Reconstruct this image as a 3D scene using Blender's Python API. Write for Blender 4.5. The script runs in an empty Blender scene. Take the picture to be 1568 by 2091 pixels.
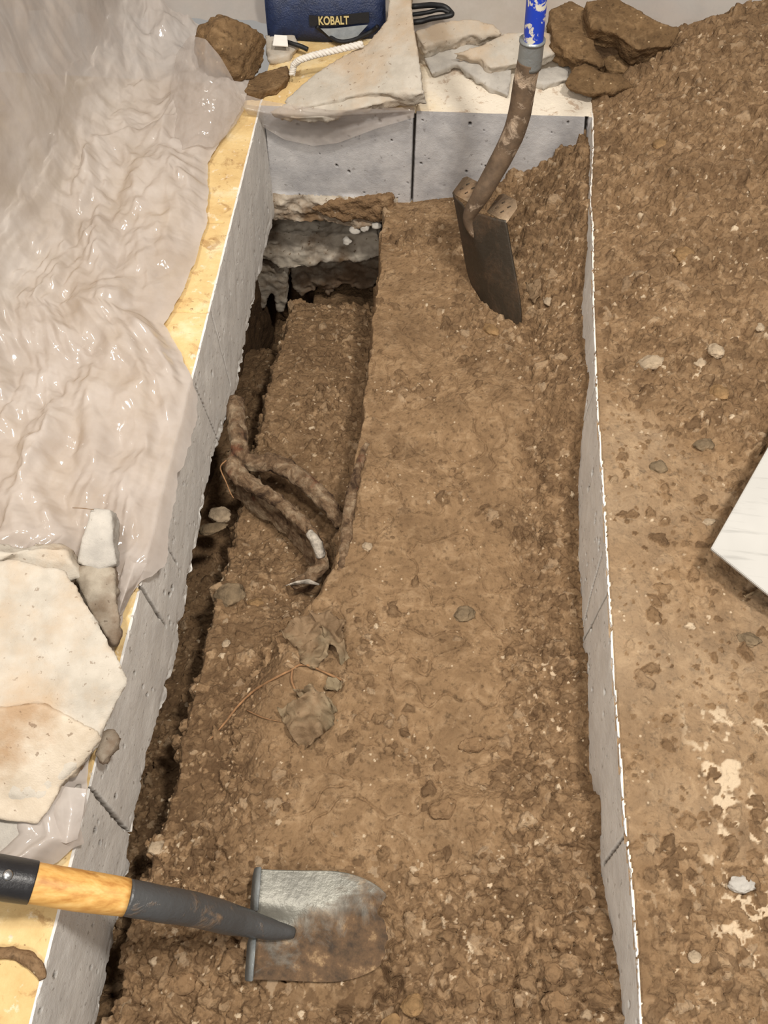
import bpy, bmesh, math, random
import numpy as np
from mathutils import Vector

random.seed(7)
rng = np.random.default_rng(11)
SC = bpy.context.scene
COL = SC.collection

# ------------------------------------------------------------------ camera
FPX, CAM_H = 1800.0, 0.93
PITCH, YAW = math.radians(60.0), math.radians(5.07)
fw = np.array([-math.sin(YAW)*math.cos(PITCH), math.cos(YAW)*math.cos(PITCH), -math.sin(PITCH)])
rt = np.array([math.cos(YAW), math.sin(YAW), 0.0])
upv = np.cross(rt, fw)
CP = np.array([0.0, 0.0, CAM_H])
cam = bpy.data.cameras.new('camera')
cam.sensor_fit = 'VERTICAL'; cam.sensor_height = 36.0; cam.lens = FPX/2091*36.0
cam.clip_start = 0.02
cam_o = bpy.data.objects.new('camera', cam); COL.objects.link(cam_o)
cam_o.location = CP; cam_o.rotation_euler = (math.pi/2-PITCH, 0, YAW)
SC.camera = cam_o

# ------------------------------------------------------------------ light, world, exposure
SC.view_settings.view_transform = 'Standard'; SC.view_settings.look = 'None'
SC.view_settings.gamma = 1.0; SC.view_settings.exposure = 0.0; SC.view_settings.use_curve_mapping = False
w = bpy.data.worlds.new('world'); SC.world = w; w.use_nodes = True
w.node_tree.nodes['Background'].inputs[0].default_value = (1.0, 0.95, 0.89, 1)
w.node_tree.nodes['Background'].inputs[1].default_value = 0.34
def area(name, loc, tgt, size, power, col):
    l = bpy.data.lights.new(name, 'AREA'); l.shape = 'DISK'; l.size = size; l.energy = power; l.color = col
    o = bpy.data.objects.new(name, l); COL.objects.link(o); o.location = loc
    o.rotation_euler = (Vector(tgt)-Vector(loc)).to_track_quat('-Z', 'Y').to_euler()
    return o
area('ceiling_and_fill_lamp', (0.42, 0.30, 1.75), (0.0, 0.5, -0.1), 0.16, 26, (1.0, 0.94, 0.86))
area('ceiling_and_fill_lamp', (-0.34, 0.40, 1.75), (0.0, 0.5, -0.1), 0.16, 14, (1.0, 0.94, 0.86))
area('ceiling_and_fill_lamp', (-0.10, -0.9, 1.75), (0.0, 0.9, -0.1), 0.35, 14, (1.0, 0.94, 0.87))  # unseen fill behind the camera, added to brighten faces turned toward it

# ------------------------------------------------------------------ photograph pixel -> point on a real plane
def ray(x, y): return fw*FPX + rt*(x-784.0) + upv*(1045.5-y)
def onz(x, y, z): r = ray(x, y); return CP + r*(z-CP[2])/r[2]
def onx(x, y, v): r = ray(x, y); return CP + r*v/r[0]
def ony(x, y, v): r = ray(x, y); return CP + r*v/r[1]
def depth(p): return float((np.asarray(p)-CP) @ fw)
def pxr(p, px): return px*depth(p)/FPX           # size in metres of px pixels at p

# ------------------------------------------------------------------ numpy noise
_perm = rng.permutation(512).astype(np.int64)
def _h(ix, iy, iz): return _perm[(_perm[(_perm[ix & 511] + iy) & 511] + iz) & 511]
_g = rng.normal(size=(512, 3)); _g /= np.linalg.norm(_g, axis=1)[:, None]
def noise3(x, y, z):
    x = np.asarray(x, float); y = np.asarray(y, float); z = np.asarray(z, float)
    x, y, z = np.broadcast_arrays(x, y, z)
    xi = np.floor(x).astype(np.int64); yi = np.floor(y).astype(np.int64); zi = np.floor(z).astype(np.int64)
    xf = x-xi; yf = y-yi; zf = z-zi
    u = xf**3*(xf*(xf*6-15)+10); v = yf**3*(yf*(yf*6-15)+10); s = zf**3*(zf*(zf*6-15)+10)
    out = 0
    for dx in (0, 1):
        for dy in (0, 1):
            for dz in (0, 1):
                g = _g[_h(xi+dx, yi+dy, zi+dz)]
                d = g[..., 0]*(xf-dx)+g[..., 1]*(yf-dy)+g[..., 2]*(zf-dz)
                out = out + d*(u if dx else 1-u)*(v if dy else 1-v)*(s if dz else 1-s)
    return out
def fbm(x, y, z=0.0, f=1.0, o=4, gain=0.5):
    r = 0; a = 1.0
    for i in range(o):
        r = r + a*noise3(np.asarray(x)*f+i*7.3, np.asarray(y)*f+i*3.1, np.asarray(z)*f+i*1.7); a *= gain; f *= 2.03
    return r
def fbl(X, Y, z=0.0, f=1.0, o=4, gain=0.5):
    """fbm on a regular grid, evaluated coarsely and upsampled"""
    k = 4 if f*2**(o-1) < 110 else 2
    a = fbm(X[::k, ::k], Y[::k, ::k], z, f, o, gain); ny, nx = X.shape
    iy = np.arange(ny)/k; ix = np.arange(nx)/k
    y0 = np.minimum(iy.astype(int), a.shape[0]-2); x0 = np.minimum(ix.astype(int), a.shape[1]-2)
    fy = (iy-y0)[:, None]; fx = (ix-x0)[None]
    a = a[y0]*(1-fy) + a[y0+1]*fy
    return a[:, x0]*(1-fx) + a[:, x0+1]*fx
def sstep(a, b, x):
    t = np.clip((np.asarray(x, float)-a)/(b-a), 0, 1); return t*t*(3-2*t)
def creases(a, b, n, lo, hi, seed, warp=0.03):
    rs = np.random.default_rng(seed); z = np.zeros_like(a)
    wa = a + warp*fbm(a, b, seed, 6, 2); wb = b + warp*fbm(a, b, seed+9, 6, 2)
    for i in range(n):
        th = rs.uniform(0, math.pi); lam = lo*(hi/lo)**rs.uniform(); ph = rs.uniform()
        q = (wa*math.cos(th)+wb*math.sin(th))/lam+ph
        tri = np.abs((q % 1.0)-0.5)*2
        z += lam*0.16*tri*sstep(0.02, 0.22, fbm(a, b, seed+i*3.3, 9, 2))
    return z
def interp(pairs):
    pairs = sorted(pairs); xs = np.array([p[0] for p in pairs]); ys = np.array([p[1] for p in pairs])
    return lambda t: np.interp(t, xs, ys)

# ------------------------------------------------------------------ materials
def lin(c):
    return tuple(((v/255)/12.92 if v/255 <= 0.04045 else ((v/255+0.055)/1.055)**2.4) for v in c)+(1.0,)
class NT:
    def __init__(s, name):
        s.m = bpy.data.materials.new(name); s.m.use_nodes = True; s.t = s.m.node_tree; s.n = s.t.nodes
        s.b = s.n['Principled BSDF']; s.out = s.n['Material Output']
    def node(s, k, **kw):
        n = s.n.new(k)
        for a, b in kw.items(): setattr(n, a, b)
        return n
    def link(s, a, b): s.t.links.new(a, b)
    def coord(s, kind='Object'):
        return s.node('ShaderNodeTexCoord').outputs[kind]
    def noise(s, scale, detail=5, rough=0.55, vec=None, dist=0.0):
        n = s.node('ShaderNodeTexNoise'); n.inputs['Scale'].default_value = scale; n.inputs['Detail'].default_value = detail
        n.inputs['Roughness'].default_value = rough; n.inputs['Distortion'].default_value = dist
        if vec is not None: s.link(vec, n.inputs['Vector'])
        return n.outputs['Fac']
    def voro(s, scale, vec=None, feature='F1', out='Distance'):
        n = s.node('ShaderNodeTexVoronoi'); n.feature = feature; n.inputs['Scale'].default_value = scale
        if vec is not None: s.link(vec, n.inputs['Vector'])
        return n.outputs[out]
    def ramp(s, fac, stops):
        n = s.node('ShaderNodeValToRGB'); e = n.color_ramp.elements
        while len(e) < len(stops): e.new(0.5)
        for i, (p, c) in enumerate(stops):
            e[i].position = p; e[i].color = c if len(c) == 4 else (*c, 1)
        s.link(fac, n.inputs['Fac']); return n.outputs['Color']
    def mix(s, fac, a, b, mode='MIX'):
        n = s.node('ShaderNodeMix', data_type='RGBA', blend_type=mode)
        for sock, v in ((n.inputs[0], fac), (n.inputs[6], a), (n.inputs[7], b)):
            if isinstance(v, (int, float)): sock.default_value = v
            elif isinstance(v, tuple): sock.default_value = v
            else: s.link(v, sock)
        return n.outputs[2]
    def math(s, op, a, b=0.0, clamp=False):
        n = s.node('ShaderNodeMath', operation=op); n.use_clamp = clamp
        for sock, v in ((n.inputs[0], a), (n.inputs[1], b)):
            if isinstance(v, (int, float)): sock.default_value = v
            else: s.link(v, sock)
        return n.outputs[0]
    def bump(s, h, dist, strength=1.0, prev=None):
        n = s.node('ShaderNodeBump'); n.inputs['Distance'].default_value = dist; n.inputs['Strength'].default_value = strength
        s.link(h, n.inputs['Height'])
        if prev is not None: s.link(prev, n.inputs['Normal'])
        return n.outputs['Normal']
    def done(s, col, rough=0.9, normal=None, metal=0.0, spec=None):
        if isinstance(col, tuple): s.b.inputs['Base Color'].default_value = col
        else: s.link(col, s.b.inputs['Base Color'])
        if isinstance(rough, (int, float)): s.b.inputs['Roughness'].default_value = rough
        else: s.link(rough, s.b.inputs['Roughness'])
        s.b.inputs['Metallic'].default_value = metal
        if spec is not None: s.b.inputs['Specular IOR Level'].default_value = spec
        if normal is not None: s.link(normal, s.b.inputs['Normal'])
        return s.m
G = lambda v: (v, v, v, 1)

def t_mix(a, b, f): return tuple(x*(1-f)+y*f for x, y in zip(a, b))
def soil_material(name, pale, mid, dark, grain, attr=True):
    t = NT(name); v = t.coord()
    big = t.noise(14, 5, 0.6, v); fine = t.noise(130, 6, 0.65, v); warp = t.noise(45, 4, 0.6, v, 1.0)
    c = t.ramp(warp, [(0.22, t_mix(dark, mid, 0.55)), (0.5, mid), (0.80, pale)])
    c = t.mix(t.math('MULTIPLY', t.ramp(big, [(0.45, G(0)), (0.68, G(1))]), 0.40), c, dark)
    c = t.mix(t.ramp(fine, [(0.32, G(0.6)), (0.47, G(0))]), c, t.mix(0.55, dark, (0.02, 0.012, 0.006, 1)))
    if attr:
        a = t.node('ShaderNodeAttribute', attribute_name='tint').outputs['Fac']   # loose clod and painted deep-trench shade 0 / compacted clay 0.5 / pale grain 1
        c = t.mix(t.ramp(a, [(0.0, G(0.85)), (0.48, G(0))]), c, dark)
        c = t.mix(t.ramp(a, [(0.55, G(0)), (1.0, G(0.95))]), c, grain)
    vo = t.node('ShaderNodeTexVoronoi'); vo.inputs['Scale'].default_value = 190; vo.inputs['Randomness'].default_value = 1
    t.link(v, vo.inputs['Vector'])
    sp = t.ramp(vo.outputs['Color'], [(0.86, G(0)), (0.90, G(1))])
    sp = t.math('MULTIPLY', sp, t.ramp(vo.outputs['Distance'], [(0.20, G(1)), (0.34, G(0))]))
    c = t.mix(t.math('MULTIPLY', sp, 0.7), c, grain)
    h = t.math('ADD', t.math('MULTIPLY', fine, 1.0), t.math('MULTIPLY', t.voro(260, v), 0.5))
    n = t.bump(h, 0.0028, 0.8)
    return t.done(c, 0.92, n, 0, 0.25)
M = {}
M['soil'] = soil_material('soil', lin((170, 143, 111)), lin((140, 113, 83)), lin((84, 63, 43)), lin((204, 184, 156)))
M['clod'] = soil_material('soil_clod', lin((166, 138, 106)), lin((134, 107, 78)), lin((86, 65, 45)), lin((206, 186, 156)), False)

def concrete_material(name, base, pale, spot, spot_amt=0.5, scale=1.0, tan=None, tan_amt=0.0):
    t = NT(name); v = t.coord()
    c = t.ramp(t.noise(22*scale, 6, 0.6, v), [(0.3, base), (0.7, pale)])
    ag = t.voro(75*scale, v, 'SMOOTH_F1')
    c = t.mix(t.math('MULTIPLY', t.ramp(ag, [(0.15, G(1)), (0.42, G(0))]), 0.30), c, pale)
    if tan: c = t.mix(t.math('MULTIPLY', t.ramp(t.noise(7*scale, 6, 0.65, v), [(0.45, G(0)), (0.62, G(1))]), tan_amt), c, tan)
    sp = t.ramp(t.noise(120*scale, 3, 0.6, v), [(0.65, G(0)), (0.69, G(1))])
    c = t.mix(t.math('MULTIPLY', sp, spot_amt), c, spot)
    n = t.bump(t.noise(150*scale, 5, 0.6, v), 0.0015, 0.5)
    n = t.bump(t.noise(600*scale, 3, 0.6, v), 0.0005, 0.5, n)
    kf = t.node('ShaderNodeAttribute', attribute_name='kerf').outputs['Fac']      # saw kerfs and pits painted dark in place of groove shade
    c = t.mix(t.math('MULTIPLY', kf, 1.0, True), c, t_mix(spot, (0.02, 0.016, 0.012, 1), 0.6))
    return t.done(c, 0.8, n, 0, 0.3)
M['sawn'] = concrete_material('sawn_concrete', lin((216, 213, 208)), lin((236, 233, 227)), lin((112, 96, 80)), 0.45)
M['sawn_back_shaded'] = concrete_material('mottled_sawn_shaded_concrete', lin((164, 163, 165)), lin((206, 204, 203)), lin((92, 84, 78)), 0.4, 0.8)  # mottled sawn concrete, darkened to stand in for weaker light on the back face
M['chunk'] = concrete_material('broken_concrete', lin((172, 164, 151)), lin((200, 192, 179)), lin((110, 86, 64)), 0.5, 1.0, lin((182, 152, 116)), 0.55)
M['chunk_tan'] = concrete_material('stained_concrete_break', lin((176, 160, 138)), lin((208, 196, 178)), lin((110, 86, 64)), 0.6, 1.0, lin((164, 130, 94)), 0.75)
M['chunk_grey'] = concrete_material('grey_concrete', lin((158, 153, 146)), lin((200, 194, 184)), lin((110, 92, 74)), 0.3)
M['rubble'] = concrete_material('dirty_rubble', lin((112, 100, 84)), lin((178, 168, 152)), lin((74, 56, 40)), 0.6, 1.3, lin((108, 82, 58)), 0.8)

M['crust'] = concrete_material('crumbly_concrete_crust', lin((176, 164, 146)), lin((216, 206, 190)), lin((110, 84, 58)), 0.8, 1.0, lin((120, 94, 66)), 0.95)
def floor_top_material():
    t = NT('dusty_floor_top'); v = t.coord()
    c = t.ramp(t.noise(16, 6, 0.62, v), [(0.32, lin((206, 172, 116))), (0.55, lin((222, 194, 140))), (0.75, lin((236, 220, 184)))])
    # paler, whiter dust on the far slab: it is real dust, laid by position on the floor
    sx = t.node('ShaderNodeSeparateXYZ'); t.link(v, sx.inputs[0])
    far = t.math('ADD', sx.outputs['X'], t.math('MULTIPLY', t.noise(9, 4, 0.6, v), 0.35))
    c = t.mix(t.ramp(far, [(-0.0, G(0)), (0.16, G(0.9))]), c, lin((232, 223, 208)))
    mud = t.ramp(t.noise(30, 6, 0.7, v, 0.6), [(0.56, G(0)), (0.64, G(1))])
    c = t.mix(t.math('MULTIPLY', mud, 0.55), c, lin((150, 108, 66)))
    sp = t.ramp(t.noise(120, 4, 0.6, v), [(0.64, G(0)), (0.70, G(1))])
    c = t.mix(t.math('MULTIPLY', sp, 0.8), c, lin((112, 74, 46)))
    wh = t.ramp(t.noise(60, 5, 0.6, v), [(0.60, G(0)), (0.68, G(1))])
    c = t.mix(t.math('MULTIPLY', wh, 0.6), c, lin((242, 232, 212)))
    return t.done(c, 0.85, t.bump(t.noise(140, 5, 0.6, v), 0.002, 0.6), 0, 0.3)
M['floor_top'] = floor_top_material()

def plain(name, col, rough=0.6, metal=0.0, var=0.15, scale=40, bump=0.0006, spec=None):
    t = NT(name); v = t.coord(); c0 = lin(col); dk = tuple(x*(1-var*2) for x in c0[:3])+(1,); lt = tuple(min(1, x*(1+var)) for x in c0[:3])+(1,)
    c = t.ramp(t.noise(scale, 5, 0.6, v), [(0.3, dk), (0.7, lt)])
    return t.done(c, rough, t.bump(t.noise(scale*6, 4, 0.6, v), bump, 0.6), metal, spec)
M['black_plastic'] = plain('black_plastic', (34, 33, 35), 0.35)
M['black_cable'] = plain('black_cable', (24, 24, 26), 0.5)
M['blue_nylon'] = plain('blue_nylon', (34, 48, 82), 0.4, 0, 0.2, 60, 0.002)
M['black_nylon'] = plain('black_nylon', (20, 20, 24), 0.55, 0, 0.1, 200, 0.001)
M['gold_print'] = plain('gold_print', (206, 188, 132), 0.5, 0, 0.05)
M['grey_mesh'] = plain('grey_fabric', (150, 156, 160), 0.7, 0, 0.12, 90)
M['white_tag'] = plain('white_tag', (240, 236, 228), 0.6, 0, 0.04)
M['rope'] = plain('white_rope', (226, 220, 210), 0.8, 0, 0.08, 120)
M['rivet'] = plain('steel_rivet', (190, 190, 190), 0.25, 1.0, 0.05)
M['board'] = None
def board_material():
    t = NT('scuffed_white_board'); v = t.coord()
    c = t.ramp(t.noise(9, 4, 0.5, v), [(0.3, lin((176, 174, 169))), (0.7, lin((192, 190, 185)))])
    mp = t.node('ShaderNodeMapping'); mp.inputs['Scale'].default_value = (5, 60, 5); mp.inputs['Rotation'].default_value = (0, 0, 0.25); t.link(v, mp.inputs[0])
    sc = t.ramp(t.noise(2.0, 6, 0.65, mp.outputs[0]), [(0.58, G(0)), (0.72, G(1))])
    c = t.mix(t.math('MULTIPLY', sc, 0.45), c, lin((140, 138, 134)))
    return t.done(c, 0.5, None, 0, 0.4)
M['board'] = board_material()
def wood_material():
    t = NT('ash_wood'); v = t.coord()
    mp = t.node('ShaderNodeMapping'); mp.inputs['Scale'].default_value = (14, 130, 130); t.link(v, mp.inputs[0])
    c = t.ramp(t.noise(1.0, 5, 0.6, mp.outputs[0]), [(0.32, lin((176, 122, 58))), (0.55, lin((212, 164, 92))), (0.75, lin((228, 190, 122)))])
    kn = t.ramp(t.noise(38, 4, 0.6, v), [(0.62, G(0)), (0.72, G(1))])
    c = t.mix(t.math('MULTIPLY', kn, 0.6), c, lin((132, 84, 44)))
    return t.done(c, 0.5, None, 0, 0.4)
M['wood'] = wood_material()
def steel_material(name, steel, mudc, lo, hi, rough=0.45, metal=0.6, scale=16):
    t = NT(name); v = t.coord()
    f = t.ramp(t.noise(scale, 7, 0.68, v, 0.4), [(lo, G(0)), (hi, G(1))])
    c = t.mix(f, lin(steel), t.ramp(t.noise(60, 5, 0.6, v), [(0.35, tuple(x*0.55 for x in lin(mudc)[:3])+(1,)), (0.65, lin(mudc))]))
    t.link(t.math('SUBTRACT', 1.0, f), t.b.inputs['Metallic'])
    m = t.math('MULTIPLY', t.math('SUBTRACT', 1.0, f), metal)
    r = t.math('ADD', t.math('MULTIPLY', f, 0.45), rough)
    n = t.bump(t.math('ADD', t.noise(110, 5, 0.6, v), f), 0.002, 0.5)
    t.done(c, r, n); t.link(m, t.b.inputs['Metallic']); return t.m
M['blade_grey'] = steel_material('muddy_grey_steel', (112, 110, 100), (122, 95, 66), 0.40, 0.54, 0.42, 0.4, 11)
def lying_blade():
    t = NT('muddy_shaded_steel_blade'); v = t.coord(); sx = t.node('ShaderNodeSeparateXYZ'); t.link(v, sx.inputs[0])
    b = t.math('ADD', t.math('MULTIPLY', sx.outputs['Y'], -5.5), t.math('MULTIPLY', sx.outputs['X'], 3.2))  # lower half: mud plus its shading, painted together as one darker colour
    q = t.math('ADD', t.math('MULTIPLY', t.noise(22, 6, 0.65, v, 0.5), 0.9), b)
    f = t.ramp(q, [(0.50, G(0)), (0.72, G(1))])
    mudc = t.ramp(t.noise(34, 6, 0.7, v), [(0.35, lin((58, 46, 34))), (0.55, lin((104, 80, 56))), (0.68, lin((168, 140, 104)))])
    st = t.ramp(t.noise(30, 4, 0.6, v), [(0.3, lin((104, 102, 94))), (0.7, lin((134, 132, 122)))])
    c = t.mix(f, st, mudc)
    t.done(c, t.math('ADD', t.math('MULTIPLY', f, 0.45), 0.4), t.bump(t.math('ADD', t.noise(110, 5, 0.6, v), f), 0.002, 0.5))
    t.link(t.math('MULTIPLY', t.math('SUBTRACT', 1.0, f), 0.35), t.b.inputs['Metallic']); return t.m
M['blade_lying'] = lying_blade()
M['blade_dark'] = steel_material('muddy_dark_steel', (62, 54, 44), (92, 68, 44), 0.45, 0.65, 0.5, 0.3, 12)
M['socket_grey'] = steel_material('painted_steel_socket', (84, 84, 84), (140, 112, 82), 0.55, 0.68, 0.35, 0.35, 20)
M['socket_rust'] = steel_material('rusty_steel_socket', (206, 184, 160), (108, 88, 68), 0.38, 0.48, 0.32, 0.5, 22)
M['step_tan'] = steel_material('mud_filmed_steel', (160, 138, 112), (146, 120, 92), 0.4, 0.6, 0.5, 0.2)
M['ferrule'] = steel_material('worn_grey_ferrule', (142, 146, 146), (92, 74, 56), 0.62, 0.72, 0.4, 0.5, 30)
def blue_paint():
    t = NT('chipped_blue_paint'); v = t.coord()
    f = t.ramp(t.noise(42, 6, 0.65, v, 0.5), [(0.56, G(0)), (0.60, G(1))])
    c = t.mix(f, lin((30, 62, 176)), lin((212, 206, 188)))
    return t.done(c, 0.4, None, 0, 0.4)
M['blue_paint'] = blue_paint()
def root_material():
    t = NT('root_bark'); v = t.coord()
    c = t.ramp(t.noise(40, 6, 0.65, v, 0.6), [(0.34, lin((70, 52, 38))), (0.48, lin((128, 103, 78))), (0.66, lin((176, 154, 126)))])
    sp = t.ramp(t.noise(26, 4, 0.6, v), [(0.60, G(0)), (0.70, G(1))])
    c = t.mix(t.math('MULTIPLY', sp, 0.6), c, lin((120, 62, 40)))
    return t.done(c, 0.85, t.bump(t.noise(140, 6, 0.7, v, 0.8), 0.006, 1.0), 0, 0.25)
M['root'] = root_material()
M['root_pale'] = plain('splintered_pale_root', (184, 174, 160), 0.85, 0, 0.4, 70, 0.004)
M['thin_root'] = plain('thin_root', (150, 112, 76), 0.85, 0, 0.2, 120)
M['scrap'] = concrete_material('dirty_scrap_sheet', lin((108, 86, 62)), lin((150, 126, 98)), lin((84, 62, 42)), 0.6, 1.4, lin((152, 146, 120)), 0.4)
M['stone_tan'] = plain('tan_stone', (150, 120, 84), 0.95, 0, 0.28, 45, 0.004, 0.2)
M['stone_pale'] = plain('pale_stone', (182, 162, 136), 0.95, 0, 0.26, 45, 0.004, 0.2)
M['stone_grey'] = plain('grey_stone', (132, 114, 90), 0.95, 0, 0.28, 45, 0.004, 0.2)
M['boulder'] = soil_material('muddy_boulder', lin((156, 128, 94)), lin((120, 95, 66)), lin((64, 47, 31)), lin((206, 182, 146)), False)

def plastic_material(name, alpha, col=(222, 214, 207), dust=0.3):
    t = NT(name); v = t.coord()
    c = t.ramp(t.noise(6, 4, 0.6, v), [(0.35, lin((200, 189, 180))), (0.65, lin(col))])
    n = t.bump(t.noise(70, 3, 0.5, v, 1.2), 0.0008, 0.25)
    t.done(c, 0.11, n, 0, 0.9)
    tl = t.node('ShaderNodeBsdfTranslucent'); t.link(c, tl.inputs[0])
    m1 = t.node('ShaderNodeMixShader'); m1.inputs[0].default_value = 0.35
    t.link(t.b.outputs[0], m1.inputs[1]); t.link(tl.outputs[0], m1.inputs[2])
    tr = t.node('ShaderNodeBsdfTransparent'); m2 = t.node('ShaderNodeMixShader')
    f = t.math('MULTIPLY', t.ramp(t.noise(20, 4, 0.6, v), [(0.3, G(0.8)), (0.7, G(1.1))]), alpha, True)
    t.link(f, m2.inputs[0]); t.link(tr.outputs[0], m2.inputs[1]); t.link(m1.outputs[0], m2.inputs[2])
    t.link(m2.outputs[0], t.out.inputs[0]); return t.m
M['plastic'] = plastic_material('milky_plastic_film', 0.96)
M['film'] = plastic_material('clear_plastic_film', 0.5)
M['curtain'] = plastic_material('hung_plastic_film', 0.93, (200, 194, 186))

# ------------------------------------------------------------------ object helpers
def tag(o, label=None, cat=None, group=None, kind=None):
    for k, v in (('label', label), ('category', cat), ('group', group), ('kind', kind)):
        if v: o[k] = v
    return o
def link(name, me, mat, parent=None, smooth=True):
    o = bpy.data.objects.new(name, me); COL.objects.link(o)
    for m in (mat if isinstance(mat, (list, tuple)) else [mat]): me.materials.append(m)
    if smooth: me.polygons.foreach_set('use_smooth', [True]*len(me.polygons))
    if parent is not None: o.parent = parent
    return o
def empty(name, loc=(0, 0, 0)):
    o = bpy.data.objects.new(name, None); COL.objects.link(o); o.location = loc; o.empty_display_size = 0.02; return o
def child(name, me, mat, parent, smooth=True):
    me.transform(__import__('mathutils').Matrix.Translation(-parent.location) if parent.type == 'EMPTY' else __import__('mathutils').Matrix.Translation(-parent.parent.location))
    return link(name, me, mat, parent, smooth)
def grid_mesh(name, X, Y, Z, mask=None):
    ny, nx = X.shape
    me = bpy.data.meshes.new(name)
    co = np.stack([X, Y, Z], -1).reshape(-1, 3).astype(np.float32)
    i = np.arange(ny*nx).reshape(ny, nx)
    q = np.stack([i[:-1, :-1], i[:-1, 1:], i[1:, 1:], i[1:, :-1]], -1).reshape(-1, 4)
    if mask is not None:
        m = (mask[:-1, :-1] & mask[:-1, 1:] & mask[1:, 1:] & mask[1:, :-1]).reshape(-1); q = q[m]
    me.vertices.add(len(co)); me.vertices.foreach_set('co', co.ravel())
    me.loops.add(q.size); me.loops.foreach_set('vertex_index', q.ravel().astype(np.int32))
    me.polygons.add(len(q)); me.polygons.foreach_set('loop_start', np.arange(0, q.size, 4, dtype=np.int32))
    me.update(calc_edges=True); me.validate()
    return me
def get_co(me):
    a = np.empty(len(me.vertices)*3, np.float32); me.vertices.foreach_get('co', a); return a.reshape(-1, 3).astype(float)
def set_co(me, a): me.vertices.foreach_set('co', np.asarray(a, np.float32).ravel()); me.update()
def get_no(me):
    a = np.empty(len(me.vertices)*3, np.float32); me.vertices.foreach_get('normal', a); return a.reshape(-1, 3).astype(float)
def tube(name, pts, radii, n=20, noise_amp=0.0, noise_f=60.0, seg=6, caps=True, squash=None):
    pts = np.array(pts, float); radii = np.array(radii, float)
    k = len(pts); t = np.linspace(0, k-1, (k-1)*seg+1)
    def cr(a):
        out = []
        for u in t:
            i = min(int(u), k-2); f = u-i
            p0 = a[max(i-1, 0)]; p1 = a[i]; p2 = a[i+1]; p3 = a[min(i+2, k-1)]
            out.append(0.5*((2*p1)+(-p0+p2)*f+(2*p0-5*p1+4*p2-p3)*f*f+(-p0+3*p1-3*p2+p3)*f**3))
        return np.array(out)
    P = cr(pts); R = np.interp(t, np.arange(k), radii)
    T = np.gradient(P, axis=0); T /= np.linalg.norm(T, axis=1)[:, None]
    N = np.cross(T[0], [0, 0, 1.0]); N = N if np.linalg.norm(N) > 1e-3 else np.array([1.0, 0, 0]); N /= np.linalg.norm(N)
    V = []
    for i in range(len(P)):
        N = N - T[i]*(N@T[i]); N /= np.linalg.norm(N); B = np.cross(T[i], N)
        a = np.linspace(0, 2*math.pi, n, endpoint=False)
        V.append(P[i] + R[i]*(np.cos(a)[:, None]*N + np.sin(a)[:, None]*B))
    V = np.array(V).reshape(-1, 3); Pc = np.repeat(P, n, 0)
    if noise_amp:
        d = V-Pc; d /= np.linalg.norm(d, axis=1)[:, None]+1e-9
        V = V + d*(fbm(V[:, 0], V[:, 1], V[:, 2], noise_f, 4)*noise_amp)[:, None]
    F = []; L = len(P)
    for i in range(L-1):
        for j in range(n):
            F.append((i*n+j, i*n+(j+1) % n, (i+1)*n+(j+1) % n, (i+1)*n+j))
    if caps: F.append(tuple(range(n-1, -1, -1))); F.append(tuple((L-1)*n+j for j in range(n)))
    me = bpy.data.meshes.new(name); me.from_pydata(V.tolist(), [], F); me.update(); return me
def join(name, mes):
    V = []; F = []; off = 0
    for m in mes:
        V += [tuple(v.co) for v in m.vertices]; F += [tuple(i+off for i in p.vertices) for p in m.polygons]; off += len(m.vertices)
    me = bpy.data.meshes.new(name); me.from_pydata(V, [], F); me.update(); return me
def remeshed(bm, voxel, amp, freq, keep=None, big=0.0, bigf=14.0):
    """closed bmesh -> dense even mesh, surface broken up with noise; keep = (point, normal): the face on that plane stays flatter"""
    me = bpy.data.meshes.new('tmp'); bmesh.ops.recalc_face_normals(bm, faces=bm.faces); bm.to_mesh(me); bm.free()
    o = bpy.data.objects.new('tmp', me); COL.objects.link(o)
    md = o.modifiers.new('r', 'REMESH'); md.mode = 'VOXEL'; md.voxel_size = voxel
    sm = o.modifiers.new('s', 'SMOOTH'); sm.iterations = 2
    dg = bpy.context.evaluated_depsgraph_get(); dg.update()
    new = bpy.data.meshes.new_from_object(o.evaluated_get(dg)); bpy.data.objects.remove(o)
    P = get_co(new); N = get_no(new)
    wgt = np.ones(len(P))
    if keep is not None:
        q, nn = np.array(keep[0], float), np.array(keep[1], float); nn = nn/np.linalg.norm(nn)
        wgt = 0.10 + 0.90*sstep(0.002, 0.010, np.abs((P-q)@nn))
    d = fbm(P[:, 0], P[:, 1], P[:, 2], freq, 5, 0.55)*amp + fbm(P[:, 0]+3, P[:, 1], P[:, 2], bigf, 3)*big
    set_co(new, P + N*(d*wgt)[:, None]); return new
def slab_poly(top, thick, inset=0.0):
    """closed slab from a loop of 3-D points, extruded against its own normal"""
    top = np.array(top, float); c = top.mean(0)
    n = np.zeros(3)
    for i in range(len(top)): n += np.cross(top[i]-c, top[(i+1) % len(top)]-c)
    n /= np.linalg.norm(n); n = n if n[2] > 0 else -n
    bm = bmesh.new(); a = [bm.verts.new(p) for p in top]
    b = [bm.verts.new(c + (p-c)*(1-inset) - n*thick) for p in top]
    k = len(a); bm.faces.new(a); bm.faces.new(b[::-1])
    for i in range(k): bm.faces.new((a[i], b[i], b[(i+1) % k], a[(i+1) % k]))
    return bm, (c, n)
def hull(pts):
    bm = bmesh.new(); vs = [bm.verts.new(p) for p in pts]
    r = bmesh.ops.convex_hull(bm, input=vs)
    bmesh.ops.delete(bm, geom=list({g for g in r['geom_interior']+r['geom_unused'] if isinstance(g, bmesh.types.BMVert)}), context='VERTS')
    return bm
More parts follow.
